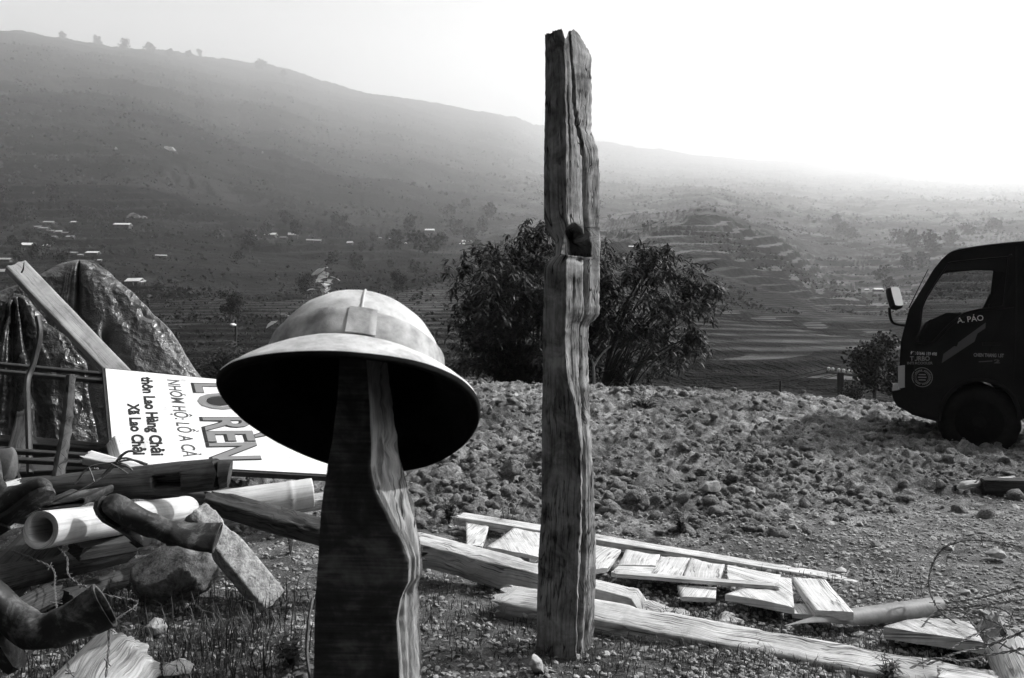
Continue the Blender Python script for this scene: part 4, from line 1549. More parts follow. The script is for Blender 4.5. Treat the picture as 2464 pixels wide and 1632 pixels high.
# ------------------------------------------------------------------ the truck
def make_truck():
    yaw = R(-26)
    u = Vector((math.cos(yaw), math.sin(yaw), 0)); d = Vector((-math.sin(yaw), math.cos(yaw), 0)); k = Vector((0, 0, 1))
    O = W(2357, 1105, 8.75)
    eye = Vector((0, 0, H))
    root = thing("light_truck", O, "dark light truck seen from the side, parked on the soil at the right", "truck")

    def T(px, py, dep=0.):
        r = W(px, py, 1) - eye
        return eye + r * ((O - eye).dot(d) / r.dot(d)) + d * dep
    paint, nt, b = new_mat("dark_truck_paint", .012, .35, .12)
    nt.links.new(ramp(nt, noise(nt, coords(nt), 3, 5, .65), (.3, .006), (.7, .016)), b.inputs["Base Color"])
    nt.links.new(ramp(nt, noise(nt, coords(nt), 5, 4), (.3, .45), (.7, .65)), b.inputs["Roughness"])
    black = rocky("black_truck_plastic", .006, .014, 20, .2, .002, .6)
    tyre = rocky("dusty_tyre_rubber", .005, .02, 9, .3, .004, .85)
    glass, nt, b = new_mat("truck_glass", .9, .02, .5)
    out = nt.nodes["Material Output"]
    mx = nd(nt, "MixShader", {0: nd(nt, "Fresnel", {"IOR": 1.45}).outputs[0], 1: nd(nt, "BsdfTransparent", {"Color": gr(.78)}).outputs[0],
                              2: nd(nt, "BsdfGlossy", {"Roughness": .02}).outputs[0]})
    nt.links.new(mx.outputs[0], out.inputs[0])

    outer = [(2482, 577), (2464, 578), (2424, 583), (2360, 590), (2309, 597), (2294, 602), (2280, 611), (2267, 623), (2248, 646), (2218, 695), (2188, 744), (2177, 785), (2168, 820), (2164, 878), (2166, 935),
             (2173, 956), (2188, 990), (2230, 1004), (2263, 1010), (2265, 990), (2280, 955), (2310, 928), (2357, 917), (2404, 928), (2434, 955), (2448, 990), (2452, 1008), (2482, 1008)]
    hole = [(2281, 637), (2296, 630), (2424, 618), (2428, 622), (2416, 730), (2409, 738), (2345, 747), (2311, 760), (2278, 787), (2248, 820), (2240, 824), (2206, 824), (2203, 818), (2214, 785), (2224, 728)]
    belt = T(2300, 780).z

    def tum(p):
        return max(0, p.z - belt) * .07 + max(0, .25 - abs(p.z - belt)) * -.0
    Wd = 1.72
    def side(dep, sgn, pts):
        r = []
        for q in pts:
            p = T(*q)
            r.append(p + d * (dep + sgn * tum(p)))
        return r
    body = MB()
    n_, f_ = side(0, 1, outer), side(Wd, -1, outer)
    hn, hf = side(0, 1, hole), side(Wd, -1, hole)
    V, Fc = prism(n_, d * .035, [hn]); body.add(V, Fc)
    V, Fc = prism(f_, -d * .035, [hf]); body.add(V, Fc)
    def skin(i0, i1, th=.03):
        a, bb = n_[i0:i1], f_[i0:i1]
        c = sum(n_, Vector()) / len(n_)
        for i in range(len(a) - 1):
            V, Fc = prism([a[i], a[i + 1], bb[i + 1], bb[i]], (Vector((c.x, 0, c.z)) - Vector((a[i].x, 0, a[i].z))).normalized() * th)
            body.add(V, Fc)
    skin(0, 9)          # roof round to the top of the windscreen
    skin(10, 18)        # nose
    a, bb = n_[-1], f_[-1]
    V, Fc = prism([n_[0], f_[0], T(2482, 1008, Wd), T(2482, 1008)], -u * .03,
                  [[T(2482, 640, .25), T(2482, 640, Wd - .25), T(2482, 735, Wd - .25), T(2482, 735, .25)]])
    body.add(V, Fc)
    V, Fc = prism([T(2200, 990, .05), T(2482, 1000, .05), T(2482, 1000, Wd - .05), T(2200, 990, Wd - .05)], k * .03)
    body.add(V, Fc)
    bevel(body.build("cab", paint, root, False), .012, 3)
    rl = MB()                                                     # rain gutter over the door
    for pts, r in (([(2280, 613), (2300, 603), (2360, 592), (2430, 584), (2482, 580)], .012),):
        V, Fc, uv = loft_data(tube_data(spline([T(*p, -.004 + .07 * (T(*p).z - belt)) for p in pts], 24), r, 6)); rl.add(V, Fc, uv)
    rl.build("roof_gutter", paint, root)
    # glass
    V, Fc = prism([p + d * .012 for p in hn], d * .005); mk("side_window", V, Fc, glass, root, False)
    V, Fc = prism([p - d * .012 for p in hf], -d * .005); mk("side_window", V, Fc, glass, root, False)
    V, Fc = prism([n_[8] + d * .05, n_[10] + d * .05, f_[10] - d * .05, f_[8] - d * .05], u * .005); mk("windscreen", V, Fc, glass, root, False)
    tint = new_mat("dark_tint_band", .01, .4)[0]
    V, Fc = prism([p + d * .020 for p in side(0, 1, [(2281, 637), (2296, 630), (2424, 618), (2421, 655), (2380, 650), (2270, 648)])], d * .002)
    mk("tint_band", V, Fc, tint, root, False)
    # seal of the window, door seam, handle
    V, Fc, uv = loft_data(tube_data(spline([p - d * .004 for p in hn] + [hn[0] - d * .004], 90), .010, 6))
    mk("window_seal", V, Fc, black, root, True, uv)
    door = MB()
    for pts in ([(2447, 592), (2446, 760), (2440, 905), (2432, 918)], [(2203, 828), (2200, 850), (2203, 1000)], [(2200, 826), (2246, 829), (2282, 792), (2314, 766), (2348, 752), (2412, 744), (2440, 740)]):
        V, Fc, uv = loft_data(tube_data(spline([T(*p, -.002 + (tum(T(*p)) if p[1] < 780 else 0)) for p in pts], 30), .006, 5)); door.add(V, Fc, uv)
    door.build("door_seam", black, root)
    hm = MB()
    V, Fc = box_data(T(2385, 828, -.012), .17, .03, .035, u, d, k); hm.add(V, Fc)
    bevel(hm.build("door_handle", black, root, False), .008, 2)
    # fender lip
    arch = [(2258, 1012), (2264, 985), (2280, 952), (2310, 925), (2357, 914), (2404, 925), (2436, 952), (2450, 985), (2455, 1010)]
    V, Fc, uv = loft_data(tube_data(spline([T(*p, -.015) for p in arch], 50), .022, 8)); mk("wheel_arch", V, Fc, black, root, True, uv)
    # bumper and step
    bp = [(2146, 941), (2176, 937), (2200, 938), (2262, 942), (2262, 1016), (2196, 998), (2176, 985), (2160, 978), (2150, 962)]
    V, Fc = prism([T(*p, -.03) for p in bp], d * (Wd + .06)); bevel(mk("bumper", V, Fc, black, root, False), .02, 3)
    # headlight
    lamp, _, _ = new_mat("headlight_glass", .5, .1, .6)
    hl = MB()
    V, Fc = prism([T(2162, 882, -.008), T(2176, 880, -.008), T(2177, 932, -.008), T(2163, 934, -.008)], d * .34); hl.add(V, Fc)
    for i in range(9):
        V, Fc = box_data(T(2162 + (i % 2), 886 + i * 5.4, .06), .012, .12, .012, u, d, k); hl.add(V, Fc)
    h1 = bevel(hl.build("headlight", lamp, root, False), .006, 2)
    hl = MB()
    V, Fc = prism([T(2162, 882, Wd - .34), T(2176, 880, Wd - .34), T(2177, 932, Wd - .34), T(2163, 934, Wd - .34)], d * .34); hl.add(V, Fc)
    hl.build("headlight", lamp, root, False)
    # mirror on its arm, wiper-like aerial
    arm = tube("mirror_arm", spline([T(2141, 742, -.25), T(2142, 760, -.25), T(2147, 775, -.24), T(2158, 781, -.16), T(2176, 783, 0)], 30), .016, black, root, 8)
    mirror = new_mat("mirror_glass", .9, .02, .5, 1.)[0]
    mh = MB()
    C = T(2150, 722, -.25)
    nn = Vector((-.16, 1, -.40)).normalized(); ax = nn.cross(k).normalized() * -1; kk = nn.cross(ax).normalized(); kk = kk if kk.z > 0 else -kk
    rr = []
    for q, s_ in ((-.05, .55), (-.042, .88), (-.02, 1.0), (.0, 1.0), (.012, .97), (.014, .9)):
        rr.append([tuple(C - nn * q * 1.4 * -1 + ax * (x * .066 * s_) + kk * (z * .132 * s_)) for x, z in rect_ring(8, .35)])
    mo = loft("mirror", rr[::-1], black, root)
    V, Fc = prism([tuple(C - nn * .018 - nn * .056 + ax * (x * .054) + kk * (z * .115)) for x, z in rect_ring(6, .25)], nn * .003)
    mg = mk("mirror_glass", V, Fc, mirror, root, False)
    tube("aerial", [T(2187, 741, .06), T(2210, 694, .06), T(2234, 647, .06)], .007, black, root, 6, .6)
    # steering wheel, dashboard, seat
    sw = []
    C = T(2356, 762, .42)
    a1 = (u * .86 + k * .42).normalized(); a2 = d
    P = [C + a1 * math.cos(q) * .21 + a2 * math.sin(q) * .21 for q in np.linspace(0, 2 * math.pi, 41)]
    loft("steering_wheel", tube_data(P, .016, 8), black, root)
    tube("steering_column", [C, C + a1.cross(a2).normalized() * (.3 if a1.cross(a2).z < 0 else -.3) - u * .15], .03, black, root, 8)
    V, Fc = prism([T(2212, 812, .06), T(2236, 772, .06), T(2278, 757, .06), T(2312, 754, .06), T(2322, 772, .06), T(2300, 840, .06), T(2212, 850, .06)], d * (Wd - .12))
    bevel(mk("dashboard", V, Fc, black, root, False), .02, 3)
    for dep in (.18, .95):
        V, Fc = prism([T(2395, 735, dep), T(2418, 700, dep), T(2452, 700, dep), T(2470, 860, dep), T(2440, 880, dep), T(2350, 872, dep), T(2350, 840, dep), T(2425, 835, dep)], d * .5)
        bevel(mk("seat", V, Fc, black, root, False), .04, 3)
    # wheels
    def wheel(cp, dep, r=.40, w=.22):
        c = T(*cp, dep)
        A = np.arange(72) / 72 * 2 * math.pi
        prof = [(.60, .03), (.66, .012), (.86, .0), (.93, .012), (.985, .05), (1.0, .09), (1.0, w - .09), (.985, w - .05), (.93, w - .012), (.66, w), (.60, w - .03)]
        rings = []
        for rr_, x in prof:
            ring = []
            for i, a in enumerate(A):
                lug = 1 + (.022 if (i // 2) % 2 else 0) * (1 if rr_ > .9 else 0)
                ring.append(tuple(c + u * math.cos(a) * r * rr_ * lug + k * math.sin(a) * r * rr_ * lug + d * x))
            rings.append(ring)
        t_ = loft("wheel", rings, tyre, root)
        rp = [(.02, .02), (.16, .02), (.19, .045), (.30, .05), (.33, .085), (.46, .10), (.52, .06), (.585, .04), (.61, .03)]
        m_ = loft("rim", [[tuple(c + u * math.cos(a) * r * q + k * math.sin(a) * r * q + d * x) for a in A] for q, x in rp], black, t_)
        for i in range(6):
            a = i / 6 * 2 * math.pi + .3
            cc = c + u * math.cos(a) * r * .25 + k * math.sin(a) * r * .25 + d * .035
            loft("wheel_nut", tube_data([cc - d * .018, cc + d * .02], .022, 6), black, t_)
        return t_
    wheel((2357, 1017), .02)
    wheel((2357, 1017), Wd - .24)
    for dep in (.02, Wd - .24):
        wheel((2900, 1014), dep)
    # load bed beyond the cab (mostly outside the picture)
    V, Fc = prism([T(2505, 790, -.03), T(3060, 790, -.03), T(3060, 910, -.03), T(2505, 910, -.03)], d * (Wd + .06))
    bevel(mk("load_bed", V, Fc, paint, root, False), .01, 2)
    ch = MB()
    for dep in (.45, 1.1):
        V, Fc = prism([T(2200, 945, dep), T(3060, 945, dep), T(3060, 985, dep), T(2200, 985, dep)], d * .08); ch.add(V, Fc)
    ch.build("chassis", black, root, False)

    # lettering and marks on the door and nose
    def word(mb, body_, p0, p1, cap, lift=.003, **kw):
        a, e = T(*p0), T(*p1)
        t_ = tum(a)
        r = (e - a).normalized()
        up = (k - r * k.dot(r)).normalized()
        mid = ((p0[0] + p1[0]) / 2, (p0[1] + p1[1]) / 2)
        h = (T(mid[0], mid[1] - cap) - T(*mid)).length
        lettering(mb, body_, a + d * t_ * .0, r, up, (e - a).length, h, lift, **kw)
    wp_, _, _ = new_mat("white_truck_lettering", .75, .6)
    gp_, _, _ = new_mat("faded_truck_lettering", .30, .6)
    dp_, _, _ = new_mat("dull_truck_lettering", .10, .6)
    mb = MB()
    word(mb, "A. PÁO", (2304, 778), (2367, 771), 14, off=.006)
    mb.build("lettering", wp_, root, False)
    mb = MB()
    word(mb, "ĐT: 01646 159 498", (2191, 853), (2254, 856), 8, off=.012)
    mb.build("lettering", wp_, root, False)
    mb = MB()
    word(mb, "TURBO", (2190, 868), (2237, 868), 11, off=.028)
    mb.build("lettering", gp_, root, False)
    mb = MB()
    word(mb, "INTERCOOLER", (2183, 877), (2244, 877), 6.5, off=.012)
    mb.build("lettering", gp_, root, False)
    mb = MB()
    word(mb, "CHIEN THANG 1.5T", (2343, 858), (2415, 860), 8.5, off=.03)
    mb.build("lettering", gp_, root, False)
    mb = MB()
    c = T(2219, 908, -.003)
    for ro, ri in ((23 / 219, 21.4 / 219), (14.5 / 219, 13.6 / 219)):
        n = 48
        P = [tuple(c + u * math.cos(a) * q + k * math.sin(a) * q * 1.06) for q in (ro, ri) for a in np.arange(n) / n * 2 * math.pi]
        mb.add(P, [(i, (i + 1) % n, n + (i + 1) % n, n + i) for i in range(n)])
    for i in range(30):
        if i in (7, 22):
            continue
        a = i / 30 * 2 * math.pi
        e1 = u * math.cos(a) + k * math.sin(a); e2 = k * math.cos(a) - u * math.sin(a)
        cc = c + e1 * (18 / 219)
        V, Fc = prism([cc - e1 * .009 - e2 * .006, cc + e1 * .009 - e2 * .006, cc + e1 * .009 - e2 * .002, cc + e1 * .001 - e2 * .002, cc + e1 * .001 + e2 * .006, cc - e1 * .009 + e2 * .006], -d * .001)
        mb.add(V, Fc)
    for i, (w_, z_) in enumerate(((.07, .03), (.085, 0), (.07, -.03))):
        V, Fc = box_data(c + k * z_ - d * .001, w_, .001, .012, u, d, k); mb.add(V, Fc)
    mb.build("emblem", gp_, root, False)
    mb = MB()                                                     # slanting decal on the door
    for poly in ([(2266, 874), (2270, 852), (2296, 833), (2302, 834), (2306, 824), (2372, 776), (2371, 790), (2352, 803), (2345, 822)],):
        V, Fc = prism([T(*p, -.0025) for p in poly], d * .0015); mb.add(V, Fc)
    mb.build("decal", dp_, root, False)
    mb = MB()
    word(mb, "2", (2393, 874), (2405, 874), 9, off=.05)
    mb.build("lettering", dp_, root, False)
    V, Fc = prism([T(2355, 872, -.0025), T(2388, 870, -.0025), T(2388, 867.5, -.0025), T(2355, 869.5, -.0025)], d * .0015)
    mk("decal", V, Fc, dp_, root, False)



make_truck()

# ------------------------------------------------------------------ the leafy shrub at the edge of the bank
def leaf_quads(mb_v, mb_f, base, dirv, L, w, droop, rs):
    """a folded lance-shaped leaf, drooping at the tip"""
    d = Vector(dirv).normalized()
    s = d.cross(Vector((rs.uniform(-.4, .4), rs.uniform(-.4, .4), 1))).normalized()
    p = Vector(base)
    n0 = len(mb_v)
    g = Vector((0, 0, -1))
    cen, ws = [p], [.1, 1, .75, .05]
    for i in range(3):
        d = (d + g * droop).normalized()
        p = p + d * L / 3
        cen.append(p)
    for c, q in zip(cen, ws):
        mb_v.append(tuple(c - s * w * q * .5)); mb_v.append(tuple(c + s * w * q * .5))
    for i in range(3):
        a = n0 + i * 2
        mb_f.append((a, a + 1, a + 3, a + 2))


def make_shrub():
    Y = 15.6
    rs = random.Random(3)
    def zg(p):
        return float(gbase(p.x, p.y)) - .1
    root = thing("shrub", (W(1420, 930, Y).x, Y, zg(W(1420, 930, Y))), "big dark leafy shrub growing at the edge of the bank behind the tall post", "shrub")
    bases = [W(1245, 965, Y + .3), W(1300, 965, Y - .2), W(1440, 965, Y), W(1500, 965, Y + .2), W(1470, 965, Y - .3), W(1376, 965, Y - .4)]
    blobs = [(1225, 800, 105, 115, 26), (1270, 690, 110, 110, 26), (1190, 640, 70, 50, 12), (1300, 580, 45, 50, 9), (1240, 870, 100, 50, 14), (1150, 760, 40, 90, 7), (1150, 860, 50, 40, 5),
             (1440, 640, 55, 55, 11), (1460, 720, 70, 90, 17), (1560, 640, 50, 45, 10), (1570, 740, 70, 60, 9), (1450, 840, 70, 60, 10), (1685, 690, 34, 34, 6), (1630, 720, 40, 30, 4), (1600, 830, 50, 30, 4), (1530, 890, 60, 30, 3), (1660, 810, 24, 12, 2),
             (1370, 780, 70, 130, 26), (1330, 880, 90, 50, 16), (1200, 720, 90, 80, 14)]
    tips = []
    for cx, cy, rx, ry, n in blobs:
        for _ in range(n):
            a, q = rs.uniform(0, 6.283), math.sqrt(rs.random())
            tips.append((cx + rx * q * math.cos(a), cy + ry * q * math.sin(a), Y + rs.uniform(-1.0, 1.0) * (.35 + .01 * min(rx, ry))))
    tips += [(1318, 536, Y), (1292, 552, Y), (1278, 566, Y), (1232, 580, Y), (1192, 588, Y), (1160, 612, Y), (1392, 575, Y), (1412, 590, Y), (1545, 598, Y), (1575, 604, Y), (1600, 622, Y), (1612, 650, Y),
             (1672, 640, Y), (1640, 662, Y), (1722, 676, Y), (1708, 692, Y), (1690, 740, Y), (1668, 805, Y), (1680, 800, Y), (1655, 842, Y), (1116, 640, Y), (1112, 780, Y), (1106, 860, Y)]
    lv, lf = [], []
    br = MB()
    for tx, ty, tY in tips:
        b = min(bases, key=lambda q: abs((q.x / q.y * F + 1232) - (1250 + (tx - 1250) * .55)) + rs.uniform(0, 30))
        T_ = W(tx, ty, tY)
        mid = b.lerp(T_, .5) + Vector(((T_.x - b.x) * -.12 + rs.uniform(-.12, .12), rs.uniform(-.15, .15), .12))
        P = spline([b, mid, T_ - (T_ - mid).normalized() * .12, T_], 12)
        V, Fc, uv = loft_data(tube_data(P, rs.uniform(.010, .024), 5, .2)); br.add(V, Fc, uv)
        # leaves along the last part, whorled at the tip
        for kx in range(6):
            c0 = Vector(P[-1]) if kx == 0 else Vector(P[-1 - rs.randint(0, 3)]) + Vector((rs.uniform(-.3, .3), rs.uniform(-.3, .3), rs.uniform(-.3, .16)))
            for _ in range(rs.randint(13, 20)):
                a = rs.uniform(0, 6.283)
                dv = Vector((math.cos(a), math.sin(a), rs.uniform(-.1, .9)))
                off = Vector((rs.uniform(-.06, .06), rs.uniform(-.06, .06), rs.uniform(-.16, .04)))
                leaf_quads(lv, lf, c0 + off, dv, rs.uniform(.14, .24), rs.uniform(.034, .052), rs.uniform(.25, .7), rs)
    br.build("branch", M["bark"], root)
    mk("foliage", lv, lf, M["leaf"], root, False)
    tube("trunk", spline([W(1430, 975, Y - .6), W(1429, 900, Y - .6), W(1430, 880, Y - .6), W(1450, 850, Y - .5), W(1470, 832, Y - .5)], 24), .035, M["stump"], root, 8, .35)
    tube("trunk", spline([W(1430, 882, Y - .6), W(1422, 860, Y - .6), W(1416, 830, Y - .6)], 12), .024, M["stump"], root, 8, .4)


make_shrub()


def sapling(name, px, ptop, Y, n, label, seed, m="pale_leaf", L=.24, w=.13, spread=.42):
    rs = random.Random(seed)
    b = W(px, 900, Y); b.z = float(gbase(b.x, b.y)) - .1
    top = W(px, ptop, Y)
    root = thing(name, b, label, "sapling")
    P = spline([b, b.lerp(top, .5) + Vector((.04, 0, 0)), top], 20)
    loft("stem", tube_data(P, .02, 6, .4), M["bark"], root)
    lv, lf = [], []
    for i in range(n):
        q = i / n
        c = Vector(P[-1]) + Vector((rs.uniform(-1, 1) * spread * (1 - q) * .6, rs.uniform(-1, 1) * spread * .5, -(1 - q) * .62))
        a = rs.uniform(0, 6.283)
        leaf_quads(lv, lf, c, (math.cos(a), math.sin(a), rs.uniform(-.2, .5)), L * rs.uniform(.7, 1.1), w, .3, rs)
    mk("foliage", lv, lf, M[m], root, False)


sapling("sapling", 784, 640, 13.4, 34, "young sapling with big pale drooping leaves showing just above the helmet", 5)
sapling("sapling", 674, 742, 13.2, 6, "tip of a small sapling with pale leaves at the helmet's left shoulder", 6, spread=.15)


def low_shrub(name, cx, cy, rx, ry, Y, n, label, seed, cat="shrub", L=.10, w=.03, m="leaf", base=None):
    rs = random.Random(seed)
    b = W(cx, 900, Y)
    b.z = base if base is not None else float(gbase(b.x, b.y)) - .05
    root = thing(name, b, label, cat)
    lv, lf = [], []
    br = MB()
    for i in range(n):
        a, q = rs.uniform(0, 6.283), math.sqrt(rs.random())
        t = W(cx + rx * q * math.cos(a), cy + ry * q * math.sin(a), Y + rs.uniform(-.5, .5) * rx / F * Y)
        P = spline([b + Vector((rs.uniform(-.1, .1), 0, 0)), b.lerp(t, .5) + Vector((0, 0, .05)), t], 7)
        V, Fc, uv = loft_data(tube_data(P, .010, 4, .3)); br.add(V, Fc, uv)
        for _ in range(16):
            aa = rs.uniform(0, 6.283)
            leaf_quads(lv, lf, t + Vector((rs.uniform(-.1, .1), rs.uniform(-.1, .1), rs.uniform(-.1, .1))), (math.cos(aa), math.sin(aa), rs.uniform(-.2, .9)), L * rs.uniform(.7, 1.2), w, .25, rs)
    br.build("branch", M["bark"], root)
    mk("foliage", lv, lf, M[m], root, False)


low_shrub("shrub", 560, 885, 75, 48, 12.5, 90, "low dark bush between the tarpaulin and the helmet", 12)
low_shrub("dead_bush", 1552, 968, 42, 16, 10.6, 40, "small tuft of dark dry weeds growing in the ploughed soil", 14, "weed", .07, .008, "grass")


def twigs(name, px, ptop, pbot, Y, n, sp, label, seed):
    rs = random.Random(seed)
    mb = MB()
    for i in range(n):
        a = W(px + rs.uniform(-6, 6), pbot, Y)
        b = W(px + rs.uniform(-1, 1) * sp + i * 3, ptop + rs.uniform(0, 30), Y + rs.uniform(-.1, .1))
        V, Fc, uv = loft_data(tube_data(spline([a, a.lerp(b, .5) + Vector((rs.uniform(-.05, .05), 0, 0)), b], 8), .010, 4, .3)); mb.add(V, Fc, uv)
    return tag(mb.build(name, M["bark"]), label, "sapling")


twigs("bare_sapling", 1682, 884, 950, 13.8, 6, 22, "bare thin sapling stems standing on the bank between the shrub and the utility pole", 3)

# ------------------------------------------------------------------ poles
def utility_pole():
    Y = 36
    b = W(2021, 893, Y)
    foot = Vector((b.x, Y, -3.2))
    root = thing("utility_pole", foot, "dark utility pole with a crossarm of white insulators below the bank", "utility pole")
    V, Fc = box_data((b + foot) / 2 + Vector((.02, 0, -.05)), .24, .24, b.z - foot.z, (1, 0, 0), (0, 1, 0), ((b - foot).normalized()))
    bevel(mk("post", V, Fc, M["pole"], root, False), .03, 2)
    a, c = W(1990, 892, Y - .2), W(2054, 900, Y + .3)
    beam("crossarm", a, c, .10, .12, M["dark_wood"], root, k=3, seed=2)
    ins = [(1994, 890), (2004, 892), (2018, 893), (2030, 895), (2042, 898), (2051, 899)]
    tops = []
    for x, y in ins:
        q = (x - 1990) / 64
        p = a.lerp(c, q) + Vector((0, 0, .02))
        pr = [(.03, 0), (.07, .03), (.05, .06), (.08, .09), (.04, .14), (.005, .15)]
        loft("insulator", [[(p.x + r * math.cos(t), p.y + r * math.sin(t), p.z + z) for t in np.arange(10) / 10 * 6.283] for r, z in pr], M["white"], root)
        tops.append(p + Vector((0, 0, .1)))
    for i in (0, 2, 4, 5):
        e = W(1150 + i * 30, 978 + i * 2, 60)
        p = tops[i]
        P = [p.lerp(e, t) + Vector((0, 0, -2.4 * 4 * t * (1 - t) * .35)) for t in np.linspace(0, 1, 30)]
        o = loft("power_line", tube_data(P, .018, 5), M["steel"])
        tag(o, "sagging power line running left from the utility pole's crossarm", "power line", "power lines from the utility pole")


utility_pole()
Y = 24
P0, P1 = W(1878, 917, Y), W(1877, 975, Y)
tag(tube("thin_pole", [P1, P0], .035, M["pole"], k=8), "thin short pole under the power lines left of the utility pole", "pole")


def street_lamp():
    Y = 30
    t, b = W(568, 778, Y), W(562, 960, Y)
    root = thing("street_lamp", b, "thin street lamp with a small bright head between the tarpaulin and the helmet", "street lamp")
    loft("pole", tube_data(spline([b, b.lerp(t, .5), t, t + Vector((-.05, -.2, .08)), W(562, 781, Y - .6)], 24), .05, 8, .7), M["pole"], root)
    V, Fc = ico(2)
    mk("lamp_head", V * np.array([.10, .22, .06]) + np.array(W(561, 782, Y - .6)), Fc, M["white"], root)


street_lamp()

# ------------------------------------------------------------------ loose earth, stones, grass and litter
def scatter(name, pts, size, proto, m, label, cat, seed, squash=(1, 1, .7), amp=.35, rot=True, smooth=False, sink=.25):
    """many small lumps no one could count, as one mass"""
    rg = np.random.default_rng(seed)
    V, Fc = proto
    Fc = np.array(Fc)
    n, k = len(pts), len(V)
    out = np.empty((n, k, 3))
    variants = []
    for i in range(24):
        q = fbm(V * 1.3 + i * 5.1, 3, seed + i) * amp + (np.abs(fbm(V * 2.6 + i, 3, seed + i)) - .25) * amp * -.9
        variants.append(V * (1 + q)[:, None])
    variants = np.array(variants)
    out = variants[rg.integers(0, 24, n)]
    out = out * (np.array(squash)[None, None] * (1 + rg.uniform(-.3, .3, (n, 1, 3)))) * np.asarray(size)[:, None, None]
    a = rg.uniform(0, 6.283, n); c, s = np.cos(a)[:, None], np.sin(a)[:, None]
    b = rg.uniform(-.6, .6, n); cb, sb = np.cos(b)[:, None], np.sin(b)[:, None]
    x, y, z = out[..., 0].copy(), out[..., 1].copy(), out[..., 2].copy()
    x, z = x * cb - z * sb, x * sb + z * cb
    out = np.stack([x * c - y * s, x * s + y * c, z], -1)
    P = np.asarray(pts)
    zz = gz(P[:, 0], P[:, 1])
    out += np.stack([P[:, 0], P[:, 1], zz + np.asarray(size) * (squash[2] - sink)], -1)[:, None, :]
    F2 = (Fc[None] + (np.arange(n) * k)[:, None, None]).reshape(-1, Fc.shape[1])
    o = mk(name, out.reshape(-1, 3), F2.tolist(), m, None, smooth)
    return tag(o, label, cat, kind="stuff")


def field(n, y0, y1, seed, dens=None, xr=.80):
    rg = np.random.default_rng(seed)
    y = y0 * (y1 / y0) ** rg.random(n)
    x = rg.uniform(-1, 1, n) * y * xr
    if dens is not None:
        k = rg.random(n) < dens(x, y)
        x, y = x[k], y[k]
    return np.stack([x, y], 1)


I1, I2, I3 = ico(1), ico(2), ico(3)
rg = np.random.default_rng(99)
clump = lambda x, y: sstep(-.12, .3, fbm(np.stack([x, y], -1) * .9, 3, 71))
p = field(22000, 5.0, 14.6, 1, lambda x, y: plough(x, y) * (.25 + .75 * clump(x, y)))
scatter("soil_clods", p, .006 + .045 * rg.random(len(p)) ** 6 + .009 * rg.random(len(p)), I2, M["clod"], "rough clods of dry ploughed earth covering the field", "soil", 3, (1.2, 1.0, .75), .7, smooth=True, sink=.42)
p = field(70, 5.6, 14.4, 2, lambda x, y: plough(x, y) * clump(x, y))
scatter("earth_lumps", p, .05 + .10 * rg.random(len(p)) ** 2.2, I3, M["clod"], "larger lumps of dry earth lying among the clods", "soil", 4, (1.4, 1.1, .6), .8, smooth=True, sink=.5)
p = field(60000, 2.5, 9.8, 5, lambda x, y: (1 - plough(x, y)) * np.where(x > .6, 1, .3) + .12)
scatter("gravel", p, .003 + .012 * rg.random(len(p)) ** 2.5, I1, M["gravel"], "fine gravel and pebbles strewn over the trodden yard", "gravel", 6, (1.2, 1, .6), .3)
p = field(500, 3.3, 9.5, 8, lambda x, y: (1 - plough(x, y)) * (x > .3) + .2)
scatter("pebbles", p, .012 + .022 * rg.random(len(p)) ** 2, I1, M["stone"], "paler pebbles strewn over the soil", "pebbles", 9, (1.3, 1, .55), .5)


def stone(px, py, sx, sz, label, seed, m="stone"):
    Y = F * H / (py - 816)
    for _ in range(12):
        x = (px - 1232) / F * Y
        Y = F * (H - float(gz(x, Y))) / (py - 816)
    x = (px - 1232) / F * Y
    w = sx / F * Y
    boulder("stone", (x, Y, float(gz(x, Y)) + w * .3), w * .5, w * .45, w * .5 * sz, M[m], label, "stone", seed, 4, .4, seed, 12)


gs = "loose stones on the soil"
stone(1835, 978, 34, .9, "white angular stone on the crest of the ploughed soil, left of the utility pole", 2)
stone(1706, 1184, 66, .6, "pale flat stone on the soil behind the long plank", 3)
stone(1802, 1176, 40, .9, "upright pale stone beside the flat stone behind the long plank", 5)
stone(1460, 945, 46, .7, "rounded stone on the crest of the soil at the foot of the shrub", 7, "clod")
stone(1232, 1140, 70, .7, "rounded lump of stone on the soil left of the tall post", 8, "clod")
stone(1268, 1494, 44, .7, "pale stone in the grass left of the tall post's foot", 11)
stone(380, 1530, 74, .55, "angular grey stone on the ground right of the stump", 12)
stone(1290, 1618, 60, .9, "pointed pale stone in the grass at the tall post's foot", 14)
stone(2400, 1350, 60, .4, "flat pale slab of stone inside the barbed wire arch", 15)
stone(2106, 1318, 30, .6, "pale pebble-like stone near the far end of the long plank", 16)
stone(430, 1640, 90, .5, "pale stone at the bottom edge between the stump and the short post", 17)

